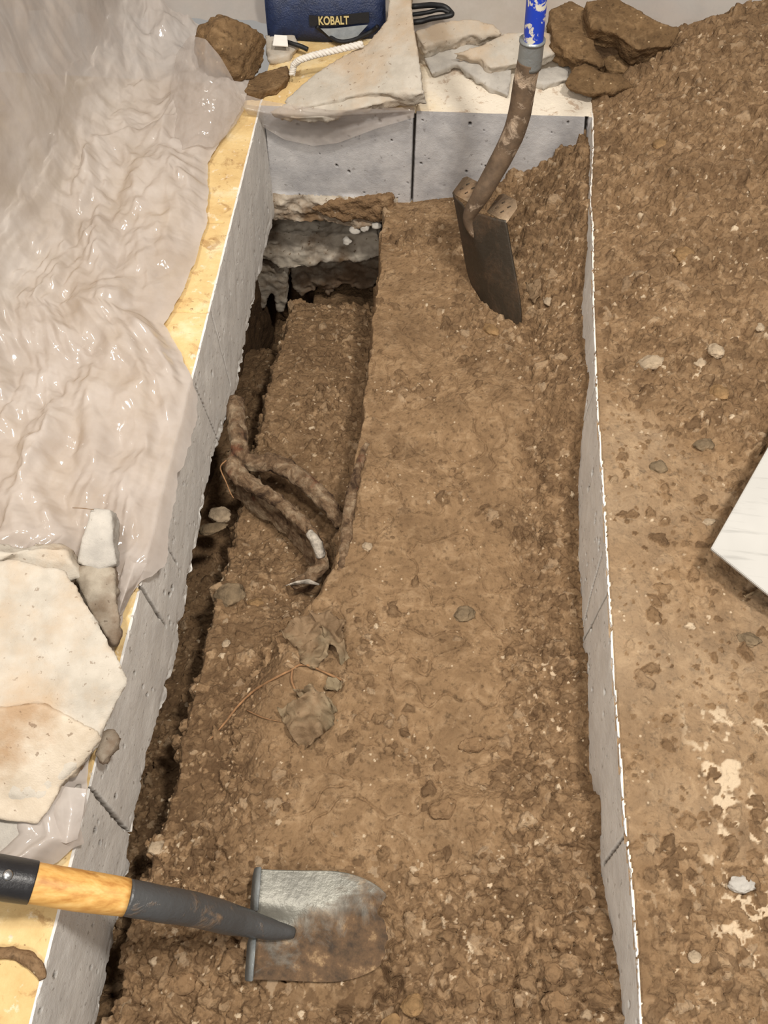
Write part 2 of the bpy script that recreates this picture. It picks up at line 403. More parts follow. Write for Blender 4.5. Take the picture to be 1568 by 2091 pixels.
def pebble(name, r, flat=0.7, rough=0.25, f=1.3, sub=3, stretch=1.0, seed=0, ang=0.0):
    bm = bmesh.new(); bmesh.ops.create_icosphere(bm, subdivisions=sub, radius=1.0)
    me = bpy.data.meshes.new(name); bm.to_mesh(me); bm.free()
    P = get_co(me); s = seed*5.37
    # facets: clamp against a few random planes, then lumps
    rs = np.random.default_rng(seed+100)
    for _ in range(9):
        n = rs.normal(size=3); n /= np.linalg.norm(n); dd = rs.uniform(0.68, 0.95)
        h = P@n; P = P - np.outer(np.maximum(h-dd, 0)*0.9, n)
    P = P*(1+fbm(P[:, 0]+s, P[:, 1]+s, P[:, 2], f, 4)*rough+fbm(P[:, 0]+s, P[:, 1]-s, P[:, 2], 4.5, 3)*0.10)[:, None]
    P = P*np.array([r*stretch, r/math.sqrt(stretch), r*flat])
    c, sn = math.cos(ang), math.sin(ang)
    P = np.stack([P[:, 0]*c-P[:, 1]*sn, P[:, 0]*sn+P[:, 1]*c, P[:, 2]], 1)
    set_co(me, P); return me

# ================================================================== THE SLAB
edge_r = interp([(q[1], q[0]) for q in [onz(x, y, 0) for x, y in ((1204, 206), (1209, 239), (1210, 298), (1207, 343), (1204, 418), (1209, 460), (1209, 550), (1212, 669), (1215, 758), (1219, 848),
        (1230, 993), (1237, 1127), (1243, 1233), (1250, 1366), (1263, 1528), (1274, 1684), (1286, 1783), (1297, 1924), (1307, 2091))]])
_er = edge_r
def edge_r(y): return _er(np.asarray(y))
XL = -0.3195                                     # left sawn face
def back_y(x): return 1.302 + 0.055*(np.asarray(x)+0.06)*0.6
left_bot = interp([(q[1], q[2]) for q in [onx(x, y, XL) for x, y in ((555, 460), (520, 600), (485, 790), (430, 950), (400, 1120), (350, 1380), (310, 1510), (268, 1700), (265, 1760), (240, 1880), (215, 2000))]])

def cut_field(a, b, segs, width=0.0014, dep=0.006):
    """depth of saw cuts at plan/face coordinates a,b; segs = ((a0,b0),(a1,b1))"""
    d = np.zeros_like(a)
    for (a0, b0), (a1, b1) in segs:
        va, vb = a1-a0, b1-b0; L = va*va+vb*vb
        t = np.clip(((a-a0)*va+(b-b0)*vb)/L, 0, 1)
        r = np.hypot(a-(a0+t*va), b-(b0+t*vb)) + fbm(a, b, 0, 180, 2)*0.0005
        d = np.maximum(d, dep*(1-sstep(width*0.6, width*1.6, r)))
    return d
def pit_field(a, b, n, lo, hi, amin, amax, bmin, bmax, seed, st=2.2):
    rs = np.random.default_rng(seed); d = np.zeros_like(a)
    for _ in range(n):
        pa, pb, r = rs.uniform(amin, amax), rs.uniform(bmin, bmax), lo*(hi/lo)**rs.uniform()**2
        m = (np.abs(a-pa) < 3*r) & (np.abs(b-pb) < 3*r*st)
        if m.any():
            q = np.hypot((a[m]-pa)/r, (b[m]-pb)/(r*st)) + 0.4*fbm(a[m], b[m], seed, 300, 2)
            d[m] = np.maximum(d[m], r*2.0*(1-sstep(0.5, 1.1, q)))
    return d
def FZ(x, y): q = onx(x, y, XL); return (q[1], q[2])
def FT(x, y): q = onz(x, y, 0); return (q[0], q[1])
# left strip: s runs from the far left across the top to the edge, then down the face, then back under
ys = np.arange(-0.32, 1.345, 0.0016)
top_s = np.concatenate([np.linspace(-0.95, -0.47, 10)[:-1], np.arange(-0.47, XL-0.002, 0.0022)])
fs = np.linspace(0, 1, 92)
A = np.repeat(ys[:, None], len(top_s), 1); Bx = np.repeat(top_s[None], len(ys), 0)
zt = fbm(Bx, A, 0, 30, 4)*0.0012 - cut_field(Bx, A, [(FT(350, 635), FT(440, 637)), (FT(372, 452), FT(455, 455)), (FT(255, 1205), FT(300, 1203))], 0.0011, 0.006)
chipL = np.maximum(0, fbm(ys, 0*ys, 2.2, 60, 4)*0.004-0.0006)
mesT = grid_mesh('t', Bx, A, zt)
yf = np.repeat(ys[:, None], len(fs), 1); zb = left_bot(ys) + fbm(ys, 0*ys, 5.0, 25, 5, 0.6)*0.010
zf = zb[:, None]*fs[None]
xf = XL + fbm(yf, zf, 1.0, 18, 4)*0.0012 - sstep(0.03, 0.0, fs)[None]*chipL[:, None] - sstep(0.85, 1.0, fs)[None]*np.maximum(0, fbm(yf, zf, 9, 40, 4)*0.012)
k1_ = cut_field(yf, zf, [(FZ(432, 640), FZ(470, 785)), (FZ(402, 795), FZ(447, 902)), (FZ(330, 1095), FZ(362, 1152)), (FZ(285, 1195), FZ(340, 1280)), (FZ(178, 1600), FZ(268, 1702)), (FZ(520, 560), FZ(545, 640))], 0.0011, 0.006)
k2_ = cut_field(yf, zf, [(FZ(290, 1198), FZ(325, 1260)), (FZ(195, 1620), FZ(255, 1690))], 0.0020, 0.008)
k3_ = pit_field(yf, zf, 150, 0.0010, 0.0036, -0.1, 1.32, -0.18, -0.005, 3, 1.8)
xf -= np.maximum(k1_, k2_)+k3_
KERF = {}; KERF['f'] = np.clip(np.maximum(np.maximum(k1_/0.005, k2_/0.006), k3_/0.0025), 0, 1).ravel()
# saw arcs, faint
xf -= 0.00025*np.abs(np.sin(np.hypot(yf-0.3, zf-0.25)*60))**10
mesF = grid_mesh('f', xf, yf, zf)
xu = np.linspace(0, 1, 8)
mesU = grid_mesh('u', XL+0.0-np.repeat(xu[None], len(ys), 0)*0.6+(xf[:, -1]-XL)[:, None]*(1-xu[None]), np.repeat(ys[:, None], 8, 1), np.repeat(zb[:, None], 8, 1)+0.01*np.abs(fbm(np.repeat(xu[None]*0.6, len(ys), 0), np.repeat(ys[:, None], 8, 1), 0, 20, 3)))
# bridge between top and face
br = grid_mesh('b', np.stack([Bx[:, -1], xf[:, 0]], 1), np.stack([ys, ys], 1), np.stack([zt[:, -1], zf[:, 0]], 1))
# back strip
xs = np.arange(XL-0.004, 0.232, 0.0016)
yt = np.concatenate([np.arange(0.0015, 0.20, 0.0024), np.linspace(0.2, 0.8, 8)])
Xb = np.repeat(xs[:, None], len(yt), 1); Yb = back_y(Xb)+yt[None]
def BZ(x, y): q = ony(x, y, 1.302); return (q[0], q[2])
cutb = [(FT(848, 228), FT(853, 180))]
ztb = fbm(Xb, Yb, 0, 30, 4)*0.0012 - cut_field(Xb, Yb, cutb, 0.0013, 0.006) - 0.0001
bT = grid_mesh('bt', Xb, Yb, ztb)
fb = np.linspace(0, 1, 110)
botb = -0.205 + interp([(-0.33, -0.035), (-0.28, -0.03), (-0.23, -0.03), (-0.17, -0.04), (-0.12, -0.03), (-0.08, 0.0), (0.3, 0.0)])(xs) + fbm(xs, 0*xs, 7, 40, 4)*0.006
Xf = np.repeat(xs[:, None], len(fb), 1); Zf = botb[:, None]*fb[None]
k4_ = cut_field(Xf, Zf, [(BZ(847, 225), BZ(840, 412)), (BZ(540, 250), BZ(556, 425)), (BZ(1202, 200), BZ(1193, 306))], 0.0018, 0.012)
k5_ = pit_field(Xf, Zf, 40, 0.0012, 0.0035, -0.3, 0.22, -0.18, -0.01, 5, 1.2)
Yf = back_y(Xf) + fbm(Xf, Zf, 4, 18, 4)*0.0012 + k4_ + k5_
KERF['bf'] = np.clip(np.maximum(k4_/0.008, k5_/0.0025), 0, 1).ravel()
rough_low = sstep(-0.172, -0.195, Zf)*sstep(-0.085, -0.12, Xf)
Yf -= rough_low*(0.006+0.012*fbm(Xf, Zf*1.5, 3, 32, 5, 0.5))
bF = grid_mesh('bf', Xf, Yf, Zf)
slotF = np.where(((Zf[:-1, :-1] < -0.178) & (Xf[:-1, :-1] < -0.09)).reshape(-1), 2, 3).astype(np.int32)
bB = grid_mesh('bb', np.stack([Xb[:, 0], Xf[:, 0]], 1), np.stack([Yb[:, 0], Yf[:, 0]], 1), np.stack([ztb[:, 0], Zf[:, 0]], 1))
uu = np.linspace(0, 1, 10)
bU = grid_mesh('bu', np.repeat(xs[:, None], 10, 1), Yf[:, -1][:, None]+uu[None]*0.7, np.repeat(botb[:, None], 10, 1)+0.006*np.abs(fbm(np.repeat(xs[:, None], 10, 1), uu[None]+0*xs[:, None], 0, 30, 3)))
# right strip
yr = np.arange(-0.32, 1.33, 0.0016); er = edge_r(yr) + fbm(yr, 0*yr, 8, 25, 3)*0.0008
chip = np.maximum(0, fbm(yr, 0*yr, 12, 70, 4, 0.6)*0.006)
xt = np.concatenate([np.arange(0.0016, 0.02, 0.0018), np.linspace(0.02, 0.9, 12)])
Xr = er[:, None]+xt[None]+chip[:, None]*np.exp(-xt[None]/0.004); Yr = np.repeat(yr[:, None], len(xt), 1); Zr = fbm(Xr, Yr, 0, 60, 3)*0.0008
rT = grid_mesh('rt', Xr, Yr, Zr)
fr = np.linspace(0, 1, 100); Yq = np.repeat(yr[:, None], len(fr), 1); Zq = -0.30*np.repeat(fr[None], len(yr), 0)
Xq = er[:, None] + fbm(Yq, Zq, 6, 14, 4)*0.0016 + sstep(0.03, 0, fr)[None]*chip[:, None]
def RZ(x, y):
    q = onx(x, y, float(edge_r(0.5))); q = onx(x, y, float(edge_r(q[1]))); return (q[1], q[2])
k6_ = cut_field(Yq, Zq, [(RZ(1215, 790), RZ(1190, 868)), (RZ(1228, 1130), RZ(1185, 1300)), (RZ(1240, 1213), RZ(1190, 1310)), (RZ(1276, 1705), RZ(1232, 1766)), (RZ(1214, 786), RZ(1223, 786))], 0.0013, 0.004)
k7_ = pit_field(Yq, Zq, 110, 0.0014, 0.0048, -0.05, 1.3, -0.15, -0.004, 8, 1.0)
Xq += k6_ + k7_
KERF['rf'] = np.clip(np.maximum(k6_/0.003, k7_/0.003), 0, 1).ravel()
rF = grid_mesh('rf', Xq, Yq, Zq)
rB = grid_mesh('rb', np.stack([Xr[:, 0], Xq[:, 0]], 1), np.stack([yr, yr], 1), np.stack([Zr[:, 0], Zq[:, 0]], 1))
def np_join(name, mes, slots, kerf=None):
    V = []; Q = []; S = []; K = []; off = 0
    for m, s in zip(mes, slots):
        c = get_co(m); q = np.empty(len(m.loops), np.int32); m.loops.foreach_get('vertex_index', q); q = q.reshape(-1, 4)
        K.append(kerf.get(m.name, np.zeros(len(c))) if kerf else np.zeros(len(c)))
        V.append(c); Q.append(q+off); S.append(np.full(len(q), s, np.int32) if np.isscalar(s) else s); off += len(c)
    V = np.concatenate(V).astype(np.float32); Q = np.concatenate(Q).astype(np.int32); S = np.concatenate(S)
    me = bpy.data.meshes.new(name); me.vertices.add(len(V)); me.vertices.foreach_set('co', V.ravel())
    me.loops.add(Q.size); me.loops.foreach_set('vertex_index', Q.ravel())
    me.polygons.add(len(Q)); me.polygons.foreach_set('loop_start', np.arange(0, Q.size, 4, dtype=np.int32))
    me.polygons.foreach_set('material_index', S); me.update(calc_edges=True)
    a = me.attributes.new('kerf', 'FLOAT', 'POINT'); a.data.foreach_set('value', np.concatenate(K).astype(np.float32)); return me
fl = link('floor', np_join('floor', [mesT, mesF, mesU, br, bT, bF, bB, bU, rT, rF, rB], [0, 1, 1, 1, 0, slotF, 0, 2, 0, 1, 1], KERF), [M['floor_top'], M['sawn'], M['crust'], M['sawn_back_shaded']])
fl['kind'] = 'structure'

# ================================================================== SOIL IN THE TRENCH (height field, real relief)
STEP = 0.0012
gx = np.arange(-0.44, 0.262, STEP); gy = np.arange(-0.20, 1.56, STEP)
X, Y = np.meshgrid(gx, gy)
zr_pts = []
for x, y in ((1193, 301), (1195, 343), (1200, 418), (1198, 505), (1187, 624), (1190, 699), (1201, 773), (1190, 872), (1182, 937), (1180, 1057), (1179, 1100), (1185, 1233), (1191, 1313),
             (1200, 1388), (1201, 1500), (1203, 1571), (1211, 1615), (1228, 1640), (1228, 1684), (1226, 1768), (1235, 1839), (1247, 1930), (1263, 1995), (1270, 2091)):
    zr_pts.append(RZ(x, y))
z_right = interp(zr_pts)
E_px = ((785, 430), (780, 455), (776, 560), (766, 640), (751, 780), (738, 900), (722, 960), (700, 1060), (690, 1150), (655, 1220), (610, 1280), (570, 1400), (545, 1600), (530, 1760), (500, 2091))
x_edge = interp([(q[1], q[0]) for q in [onz(x, y, -0.155) for x, y in E_px]])
z_ledge = interp([(-0.2, -0.15), (0.05, -0.135), (0.25, -0.15), (0.5, -0.152), (0.7, -0.15), (1.0, -0.155), (1.15, -0.165), (1.3, -0.19), (1.6, -0.24)])
z_sub = interp([(-0.2, -0.19), (0.05, -0.18), (0.15, -0.185), (0.30, -0.205), (0.42, -0.225), (0.52, -0.255), (0.62, -0.275), (0.75, -0.28), (0.95, -0.30), (1.10, -0.335), (1.19, -0.365), (1.215, -0.38), (1.25, -0.50), (1.3, -0.56), (1.6, -0.58)])
xe = x_edge(Y) + fbl(X, Y, 3, 26, 4)*0.006
W_ = edge_r(np.clip(Y, -0.3, 1.33))
u = np.clip((X-xe)/(W_-xe), 0, 1)
zl = z_ledge(Y); zr = z_right(np.clip(Y, 0.0, 1.4))
ledge = zl + (zr-zl)*(0.20*u + 0.80*u**2.6)
ledge -= 0.016*np.exp(-((u-0.80)/0.07)**2)*sstep(0.35, 0.6, Y)*sstep(1.1, 0.95, Y)            # rut along the right side
backfill = sstep(1.02, 1.30, Y)*sstep(-0.02, 0.24, X)                                        # soil running up into the far right corner
ledge += backfill*0.02
sub = z_sub(Y) - 0.15*sstep(-0.283, -0.318, X+0.012*fbl(X, Y, 4, 15, 3)) + 0.02*np.exp(-((X+0.20)/0.05)**2)*sstep(0.5, 0.2, Y)
soft = np.interp(Y, [-0.2, 0.30, 0.44, 0.60, 1.5], [0.075, 0.07, 0.05, 0.012, 0.008])       # step is crisp far away, slumped near the camera
k = sstep(0, 1, (X-xe+soft)/(soft))
Z = sub*(1-k) + ledge*k
Z += 0.012*sstep(0.12, 0.02, Y)*fbl(X, Y, 2, 8, 3)
rough = sstep(0.02, -0.30, fbl(X, Y, 21, 9, 3))*0.9 + 0.1
loose = np.clip(rough*0.55 + 0.6*sstep(0.24, 0.10, Y) + 0.7*sstep(0.66, 0.86, u)*(k > .5) + 0.45*(k < .5) + 0.7*sstep(0.78, 1.0, Y)*sstep(0.25, 0.5, u), 0, 1.2)
Z += fbl(X, Y, 5, 12, 4)*0.008
lump = np.abs(fbl(X, Y, 8, 34, 4, 0.6)); Z += (0.35-lump)*0.012*loose + fbm(X, Y, 6, 120, 3)*0.0030*np.maximum(loose-0.15, 0.05)
# cracks / ridges lifted by digging
cr = np.abs(fbl(X, Y, 31, 11, 3)); Z -= 0.004*np.exp(-(cr/0.018)**2)*(1-0.5*loose)
tint = np.full(X.shape, 0.5) - 0.34*np.clip(loose-0.4, 0, 0.6) - 0.16*(1-k) - 0.22*sstep(-0.12, -0.20, X)*sstep(0.48, 0.36, Y)*sstep(0.10, 0.17, Y)*(0.6+fbl(X, Y, 91, 14, 4)) + 0.10*fbl(X, Y, 40, 7, 3)  # shade painted into the deep trench; the near-left patch is moist soil
def stamp(Xg0, Yg0, step, Z, tint, n, dens, lo, hi, seed, pw=2.4):
    """press thousands of loose crumbs into the height field"""
    rs = np.random.default_rng(seed); ny, nx = Z.shape; done = 0; tries = 0
    while done < n and tries < n*6:
        tries += 1
        i, j = rs.integers(3, ny-3), rs.integers(3, nx-3)
        if rs.uniform() > dens[i, j]: continue
        r = lo*(hi/lo)**(rs.uniform()**pw); w_ = int(r*1.5/step)+1
        a0, a1, b0, b1 = max(i-w_, 0), min(i+w_+1, ny), max(j-w_, 0), min(j+w_+1, nx)
        yy = (np.arange(a0, a1)-i)*step; xx = (np.arange(b0, b1)-j)*step
        an = rs.uniform(0, math.pi); c, s = math.cos(an), math.sin(an); el = rs.uniform(0.7, 1.35)
        xr = (xx[None]*c+yy[:, None]*s)*el; yr_ = (-xx[None]*s+yy[:, None]*c)/el
        th = np.arctan2(yr_, xr); ph = rs.uniform(0, 6.28, 3)
        rr = r*(1+0.18*np.sin(3*th+ph[0])+0.10*np.sin(5*th+ph[1]))
        d2 = 1-(xr**2+yr_**2)/rr**2
        hgt = Z[i, j] - r*rs.uniform(0.1, 0.5) + r*rs.uniform(0.75, 1.1)*np.sqrt(np.maximum(d2, 0)) + (xx[None]*rs.normal()+yy[:, None]*rs.normal())*0.25
        if rs.uniform() < 0.75:                       # most crumbs are angular: a few facets instead of a dome
            b0_ = rs.uniform(0, 6.28); pl = np.full(d2.shape, rs.uniform(0.45, 0.8))
            for q_ in range(4):
                a_ = b0_+q_*1.57+rs.uniform(-.4, .4); pl = np.minimum(pl, rs.uniform(0.7, 1.1)-(xr*math.cos(a_)+yr_*math.sin(a_))/r*rs.uniform(0.5, 1.5))
            hgt = Z[i, j] - r*rs.uniform(0.0, 0.35) + r*pl + (xx[None]*rs.normal()+yy[:, None]*rs.normal())*0.2
        m = (d2 > 0) & (hgt > Z[a0:a1, b0:b1]); sub_ = Z[a0:a1, b0:b1]; sub_[m] = hgt[m]
        tt = tint[a0:a1, b0:b1]; q = rs.uniform()
        tv = rs.uniform(0.7, 1.0) if (q < 0.06 and r < hi*0.5) else rs.uniform(0.10, 0.66)
        tt[m] = tv; done += 1
inside = (X > XL-0.06) & (X < W_+0.004) & (Y < 1.33)
stamp(gx[0], gy[0], STEP, Z, tint, 26000, np.clip(loose-0.25, 0, 1)*inside+0.012*inside, 0.0017, 0.010, 1, 2.8)
# crumb banks seen at the foot of the right face and in the near corner
stamp(gx[0], gy[0], STEP, Z, tint, 6500, inside*np.clip(sstep(0.20, 0.05, Y)*sstep(-0.05, 0.1, X)+sstep(0.12, 0.0, Y)*0.8, 0, 1), 0.0022, 0.012, 2, 2.2)
Z += fbm(X, Y, 61, 260, 2)*0.0012
# bed pressed flat by the lying shovel; only its tip runs under crumbs
bz_ = -0.110-0.030*(X+0.152)/0.165
bedm = sstep(-0.19, -0.175, X)*sstep(0.012, -0.012, X+0.022*fbl(X, Y, 9, 45, 3))*sstep(0.0, 0.012, Y)*sstep(0.165, 0.152, Y)
Z = np.where(bedm > 0, np.minimum(Z, Z*(1-bedm)+(bz_-0.007)*bedm), Z)
zTr = Z.copy()
me = grid_mesh('trench_soil', X, Y, Z)
def add_tint(me, t):
    a = me.attributes.new('tint', 'FLOAT', 'POINT'); a.data.foreach_set('value', t.ravel().astype(np.float32))
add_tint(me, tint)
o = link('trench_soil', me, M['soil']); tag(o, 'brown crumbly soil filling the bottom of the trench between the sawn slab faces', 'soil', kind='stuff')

# ================================================================== SPOIL HEAP ON THE RIGHT SLAB
ST2 = 0.0014
hx = np.arange(0.206, 0.86, ST2); hy = np.arange(-0.22, 1.62, ST2)
X2, Y2 = np.meshgrid(hx, hy)
e2 = edge_r(np.clip(Y2, -0.3, 1.34)); dx = X2-e2
H = 0.004 + 0.035*sstep(0.10, 0.5, dx)*sstep(0.2, 0.6, Y2) + 0.055*sstep(0.0, 0.22, dx)*sstep(0.75, 1.2, Y2) + 0.02*sstep(0.3, 0.0, Y2)*sstep(0.08, 0.3, dx)
H += 0.02*sstep(0.02, 0.12, dx)*sstep(0.62, 0.9, Y2)
scr = sstep(0.85, 0.60, Y2+0.25*(dx-0.05)/0.2*0)*sstep(0.0, 0.02, dx)                           # scraped, compact zone near the camera
loose2 = np.clip(0.15 + 0.85*sstep(0.60, 0.85, Y2+0.9*(dx-0.06)) + 0.8*sstep(0.22, 0.08, Y2) , 0, 1)
H += fbl(X2, Y2, 15, 10, 4)*0.010*sstep(0.004, 0.05, dx) + fbl(X2, Y2, 16, 70, 3)*0.003*sstep(0.0, 0.02, dx)
H += (0.35-np.abs(fbl(X2, Y2, 18, 36, 4, 0.6)))*0.017*loose2*sstep(0.004, 0.03, dx)
H = np.maximum(H, 0.0015+0.002*sstep(0, 0.02, dx))
t2 = np.full(X2.shape, 0.60) - 0.36*np.clip(loose2-0.4, 0, 0.6) + 0.10*fbl(X2, Y2, 41, 7, 3)
plaster = sstep(-0.02, 0.16, fbl(X2, Y2, 77, 20, 5, 0.65))*sstep(0.40, 0.30, Y2)*sstep(0.02, 0.06, Y2)*sstep(0.03, 0.09, dx)
t2 = np.maximum(t2, plaster*0.98)
d2_ = loose2*sstep(0.003, 0.02, dx)+0.03*(dx > 0.004)
stamp(hx[0], hy[0], ST2, H, t2, 26000, np.clip(d2_, 0, 1), 0.0018, 0.011, 3, 2.6)
stamp(hx[0], hy[0], ST2, H, t2, 1500, sstep(0.16, 0.02, Y2)*sstep(0.02, 0.06, dx), 0.003, 0.012, 4, 1.8)
H += fbm(X2, Y2, 62, 260, 2)*0.0012*sstep(0.002, 0.01, dx)
yf_ = 1.455+0.28*(X2-0.36)+fbl(X2, Y2, 71, 12, 3)*0.02; fall = sstep(yf_, yf_+0.06, Y2); H = H*(1-fall) - 0.01*fall
lip = 0.0022+0.002*fbm(Y2, 0*Y2, 3, 90, 3)
H = np.where(dx < lip, -0.004, H)
me = grid_mesh('soil_heap', X2, Y2, H, (dx > -0.001) | (Y2 > 1.32))
add_tint(me, t2)
o = link('soil_heap', me, M['soil']); tag(o, 'heap of loose brown soil spread over the right hand floor slab', 'soil', kind='stuff')

def height(p):
    x, y = p[0], p[1]
    if x > float(edge_r(min(max(y, -0.3), 1.33))) and x < hx[-1]:
        return H[min(max(int((y-hy[0])/ST2), 0), len(hy)-1), min(max(int((x-hx[0])/ST2), 0), len(hx)-1)]
    if x < XL or y > 1.31: return 0.0
    return zTr[min(max(int((y-gy[0])/STEP), 0), len(gy)-1), min(max(int((x-gx[0])/STEP), 0), len(gx)-1)]
def hit(x, y):
    """first point where the line of sight through a photograph pixel meets the ground"""
    r = ray(x, y); r = r/np.linalg.norm(r); t = 0.75; p = CP + r*t
    while t < 3.0:
        p = CP + r*t
        if p[2] <= height(p): return p
        t += 0.0015
    return p

# ================================================================== STONES AND CLODS (each its own thing)
def stone(name, x, y, px, mat, label, cat='stone', flat=0.7, stretch=1.0, ang=0.0, rough=0.25, seed=0, sink=0.42, group=None, sub=4):
    p = hit(x, y+px*0.25); r = pxr(p, px)/2
    o = link(name, pebble(name, r, flat, rough, 1.3, sub, stretch, seed, ang), M[mat])
    o.location = (p[0], p[1], p[2]+r*flat*(1-2*sink)*0.8); tag(o, label, cat, group); return o
S_ = [
 (1395, 510, 42, 'stone_tan', 'tan stone sitting high on the soil heap, right of the standing shovel', 1.1, 0.2),
 (1332, 729, 44, 'stone_pale', 'pale oblong stone beside the right slab edge midway up the heap', 1.5, 0.3),
 (1425, 735, 34, 'stone_pale', 'pale angular stone just right of the oblong pale stone', 1.0, 0.6),
 (1462, 708, 34, 'stone_pale', 'pale crumbly lump on the heap up and right of the pale angular stone', 1.0, 1.0),
 (1468, 792, 40, 'stone_tan', 'tan stone below the pale angular stone on the heap', 1.2, -0.4),
 (1552, 664, 22, 'stone_pale', 'small white stone near the right border of the heap', 1.0, 0.1),
 (1348, 290, 30, 'stone_tan', 'tan lump on the upper heap below the muddy concrete slabs', 1.1, 0.7),
 (1437, 900, 34, 'stone_grey', 'grey stone half sunk in the heap, up and left of the white board', 1.3, 0.2),
 (1345, 945, 34, 'stone_grey', 'round dull stone in the loose soil left of the white board', 1.2, 0.0),
 (1447, 1062, 20, 'stone_pale', 'small pale stone just left of the white board corner', 1.4, 0.3),
 (1530, 1298, 38, 'stone_grey', 'flat grey stone on the heap below the white board', 1.4, -0.3),
 (1512, 1795, 42, 'chunk_grey', 'dark grey stone set in the white plaster patch at lower right', 1.3, 0.1),
 (1418, 1948, 26, 'stone_pale', 'pale gravel stone right of the slab face near the bottom', 1.0, 0.5),
 (945, 1246, 40, 'stone_grey', 'lumpy grey stone lying on the middle of the trench floor', 1.3, 0.4),
 (750, 1112, 22, 'stone_pale', 'small white stone on the ledge beside the forked root', 1.0, 0.4),
 (1004, 668, 30, 'stone_tan', 'tan chip under the tip of the standing shovel', 1.3, -0.8),
 (1123, 610, 26, 'stone_pale', 'pale pebble in the soil right of the standing shovel blade', 1.2, -0.5),
 (842, 2041, 44, 'stone_tan', 'tan angular stone in front of the blade of the lying shovel', 1.1, 0.2),
 (805, 2082, 48, 'stone_tan', 'orange tan stone at the bottom border right of the lying shovel', 1.2, 0.2),
 (1002, 2020, 40, 'clod', 'round soil clod in the crumb bank near the bottom', 1.3, 0.0),
 (1140, 2035, 54, 'clod', 'broad tan soil clod left of the right slab face near the bottom', 1.3, 0.1),
 (1128, 1975, 44, 'clod', 'soil clod behind the broad tan clod near the bottom', 1.1, 0.6),
 (470, 1203, 62, 'stone_grey', 'round mud coloured stone in the deep trench below the root', 1.15, 0.1),
 (522, 1225, 26, 'stone_tan', 'small flat stone right of the round mud coloured stone', 1.5, 0.1),
 (447, 1043, 42, 'stone_pale', 'pale rough stone against the left slab under the root', 1.2, 0.2),
 (432, 1072, 36, 'stone_grey', 'flat pale flake of stone under the pale rough stone by left slab', 1.9, 0.3),
 (462, 1310, 18, 'stone_pale', 'little cream stone left of the crumpled scraps', 1.0, 0.4),
 (580, 1298, 34, 'clod', 'round dirt clod left of the upper crumpled scrap', 1.0, 0.3),
 (700, 1960, 0, None, None, 0, 0),
 (905, 1640, 46, 'clod', 'broad flat clay lump on the trench floor above the crumb bank', 1.3, 0.4),
 (965, 1512, 40, 'clod', 'dark clod beside the small hollow mid trench', 1.5, 0.2),
 (620, 1890, 0, None, None, 0, 0),
 (375, 1995, 50, 'clod', 'large grey clod in the dark gap in front of the lying shovel', 1.1, 0.5),
 (320, 1722, 34, 'stone_pale', 'pinkish stone in the soil just above the lying shovel socket', 1.2, 0.2),
]
for i, (x, y, px, mat, lab, st, an) in enumerate(S_):
    if mat is None: continue
    stone('soil_clod' if mat == 'clod' else 'stone', x, y, px, mat, lab, 'clod' if mat == 'clod' else 'stone', 0.65, st, an, 0.28, i+1)

# ================================================================== ROCK UNDER THE BACK SLAB
def rock_poly(name, px, yplane, thick, mat, label, cat, voxel=0.0035, amp=0.006, freq=45, lean=0.0, big=0.006):
    pts = np.array([ony(x, y, yplane + lean*(y-px[0][1])) for x, y in px])
    bm = bmesh.new(); a = [bm.verts.new(p) for p in pts]; b = [bm.verts.new(p+np.array([0, thick, 0])) for p in pts]
    n = len(a); bm.faces.new(a); bm.faces.new(b[::-1])
    for i in range(n): bm.faces.new((a[i], b[i], b[(i+1) % n], a[(i+1) % n]))
    me = remeshed(bm, voxel, amp, freq, None, big, 16)
    o = link(name, me, M[mat]); tag(o, label, cat); return o
rock_poly('rock_ledge', [(520, 480), (560, 472), (600, 478), (650, 486), (700, 480), (770, 476), (780, 520), (740, 536), (690, 538), (650, 540), (620, 546), (588, 550), (570, 545), (548, 535), (515, 532)],
          1.35, 0.09, 'crust', 'pale grey broken layer of concrete directly under the back slab', 'rock', amp=0.007, lean=-0.00015)
rock_poly('rock_ledge', [(500, 545), (545, 532), (590, 548), (584, 575), (582, 640), (566, 640), (558, 598), (545, 612), (530, 645), (505, 660)],
          1.355, 0.07, 'crust', 'pale jagged fang of concrete hanging beside the left slab in the cavity', 'rock', amp=0.005)
rock_poly('rock_ledge', [(588, 548), (650, 535), (775, 518), (780, 570), (760, 585), (740, 590), (700, 580), (686, 588), (672, 606), (650, 588), (615, 605), (598, 585)],
          1.395, 0.08, 'rubble', 'brown layered rubble hanging in the dark cavity under the back slab', 'rock', amp=0.010, big=0.008)
for i, (x, y, px, l) in enumerate(((725, 470, 22, 'third from the right of the four small stones in the cavity mouth'), (708, 492, 20, 'lowest and leftmost of the four small stones in the cavity mouth'), (768, 460, 20, 'rightmost of the four small stones in the cavity mouth'), (745, 465, 18, 'second from the right of the four small stones in the cavity mouth'))):
    p = ony(x, y, 1.29); r = pxr(p, px)/2
    o = link('stone', pebble('stone', r, 0.8, 0.3, 1.4, 3, 1.1, i+60), M['chunk_grey']); o.location = p; tag(o, l, 'stone')
chunk_poly_later = [((632, 428), (680, 414), (740, 408), (800, 404), (802, 440), (778, 456), (740, 452), (700, 448), (660, 438))]
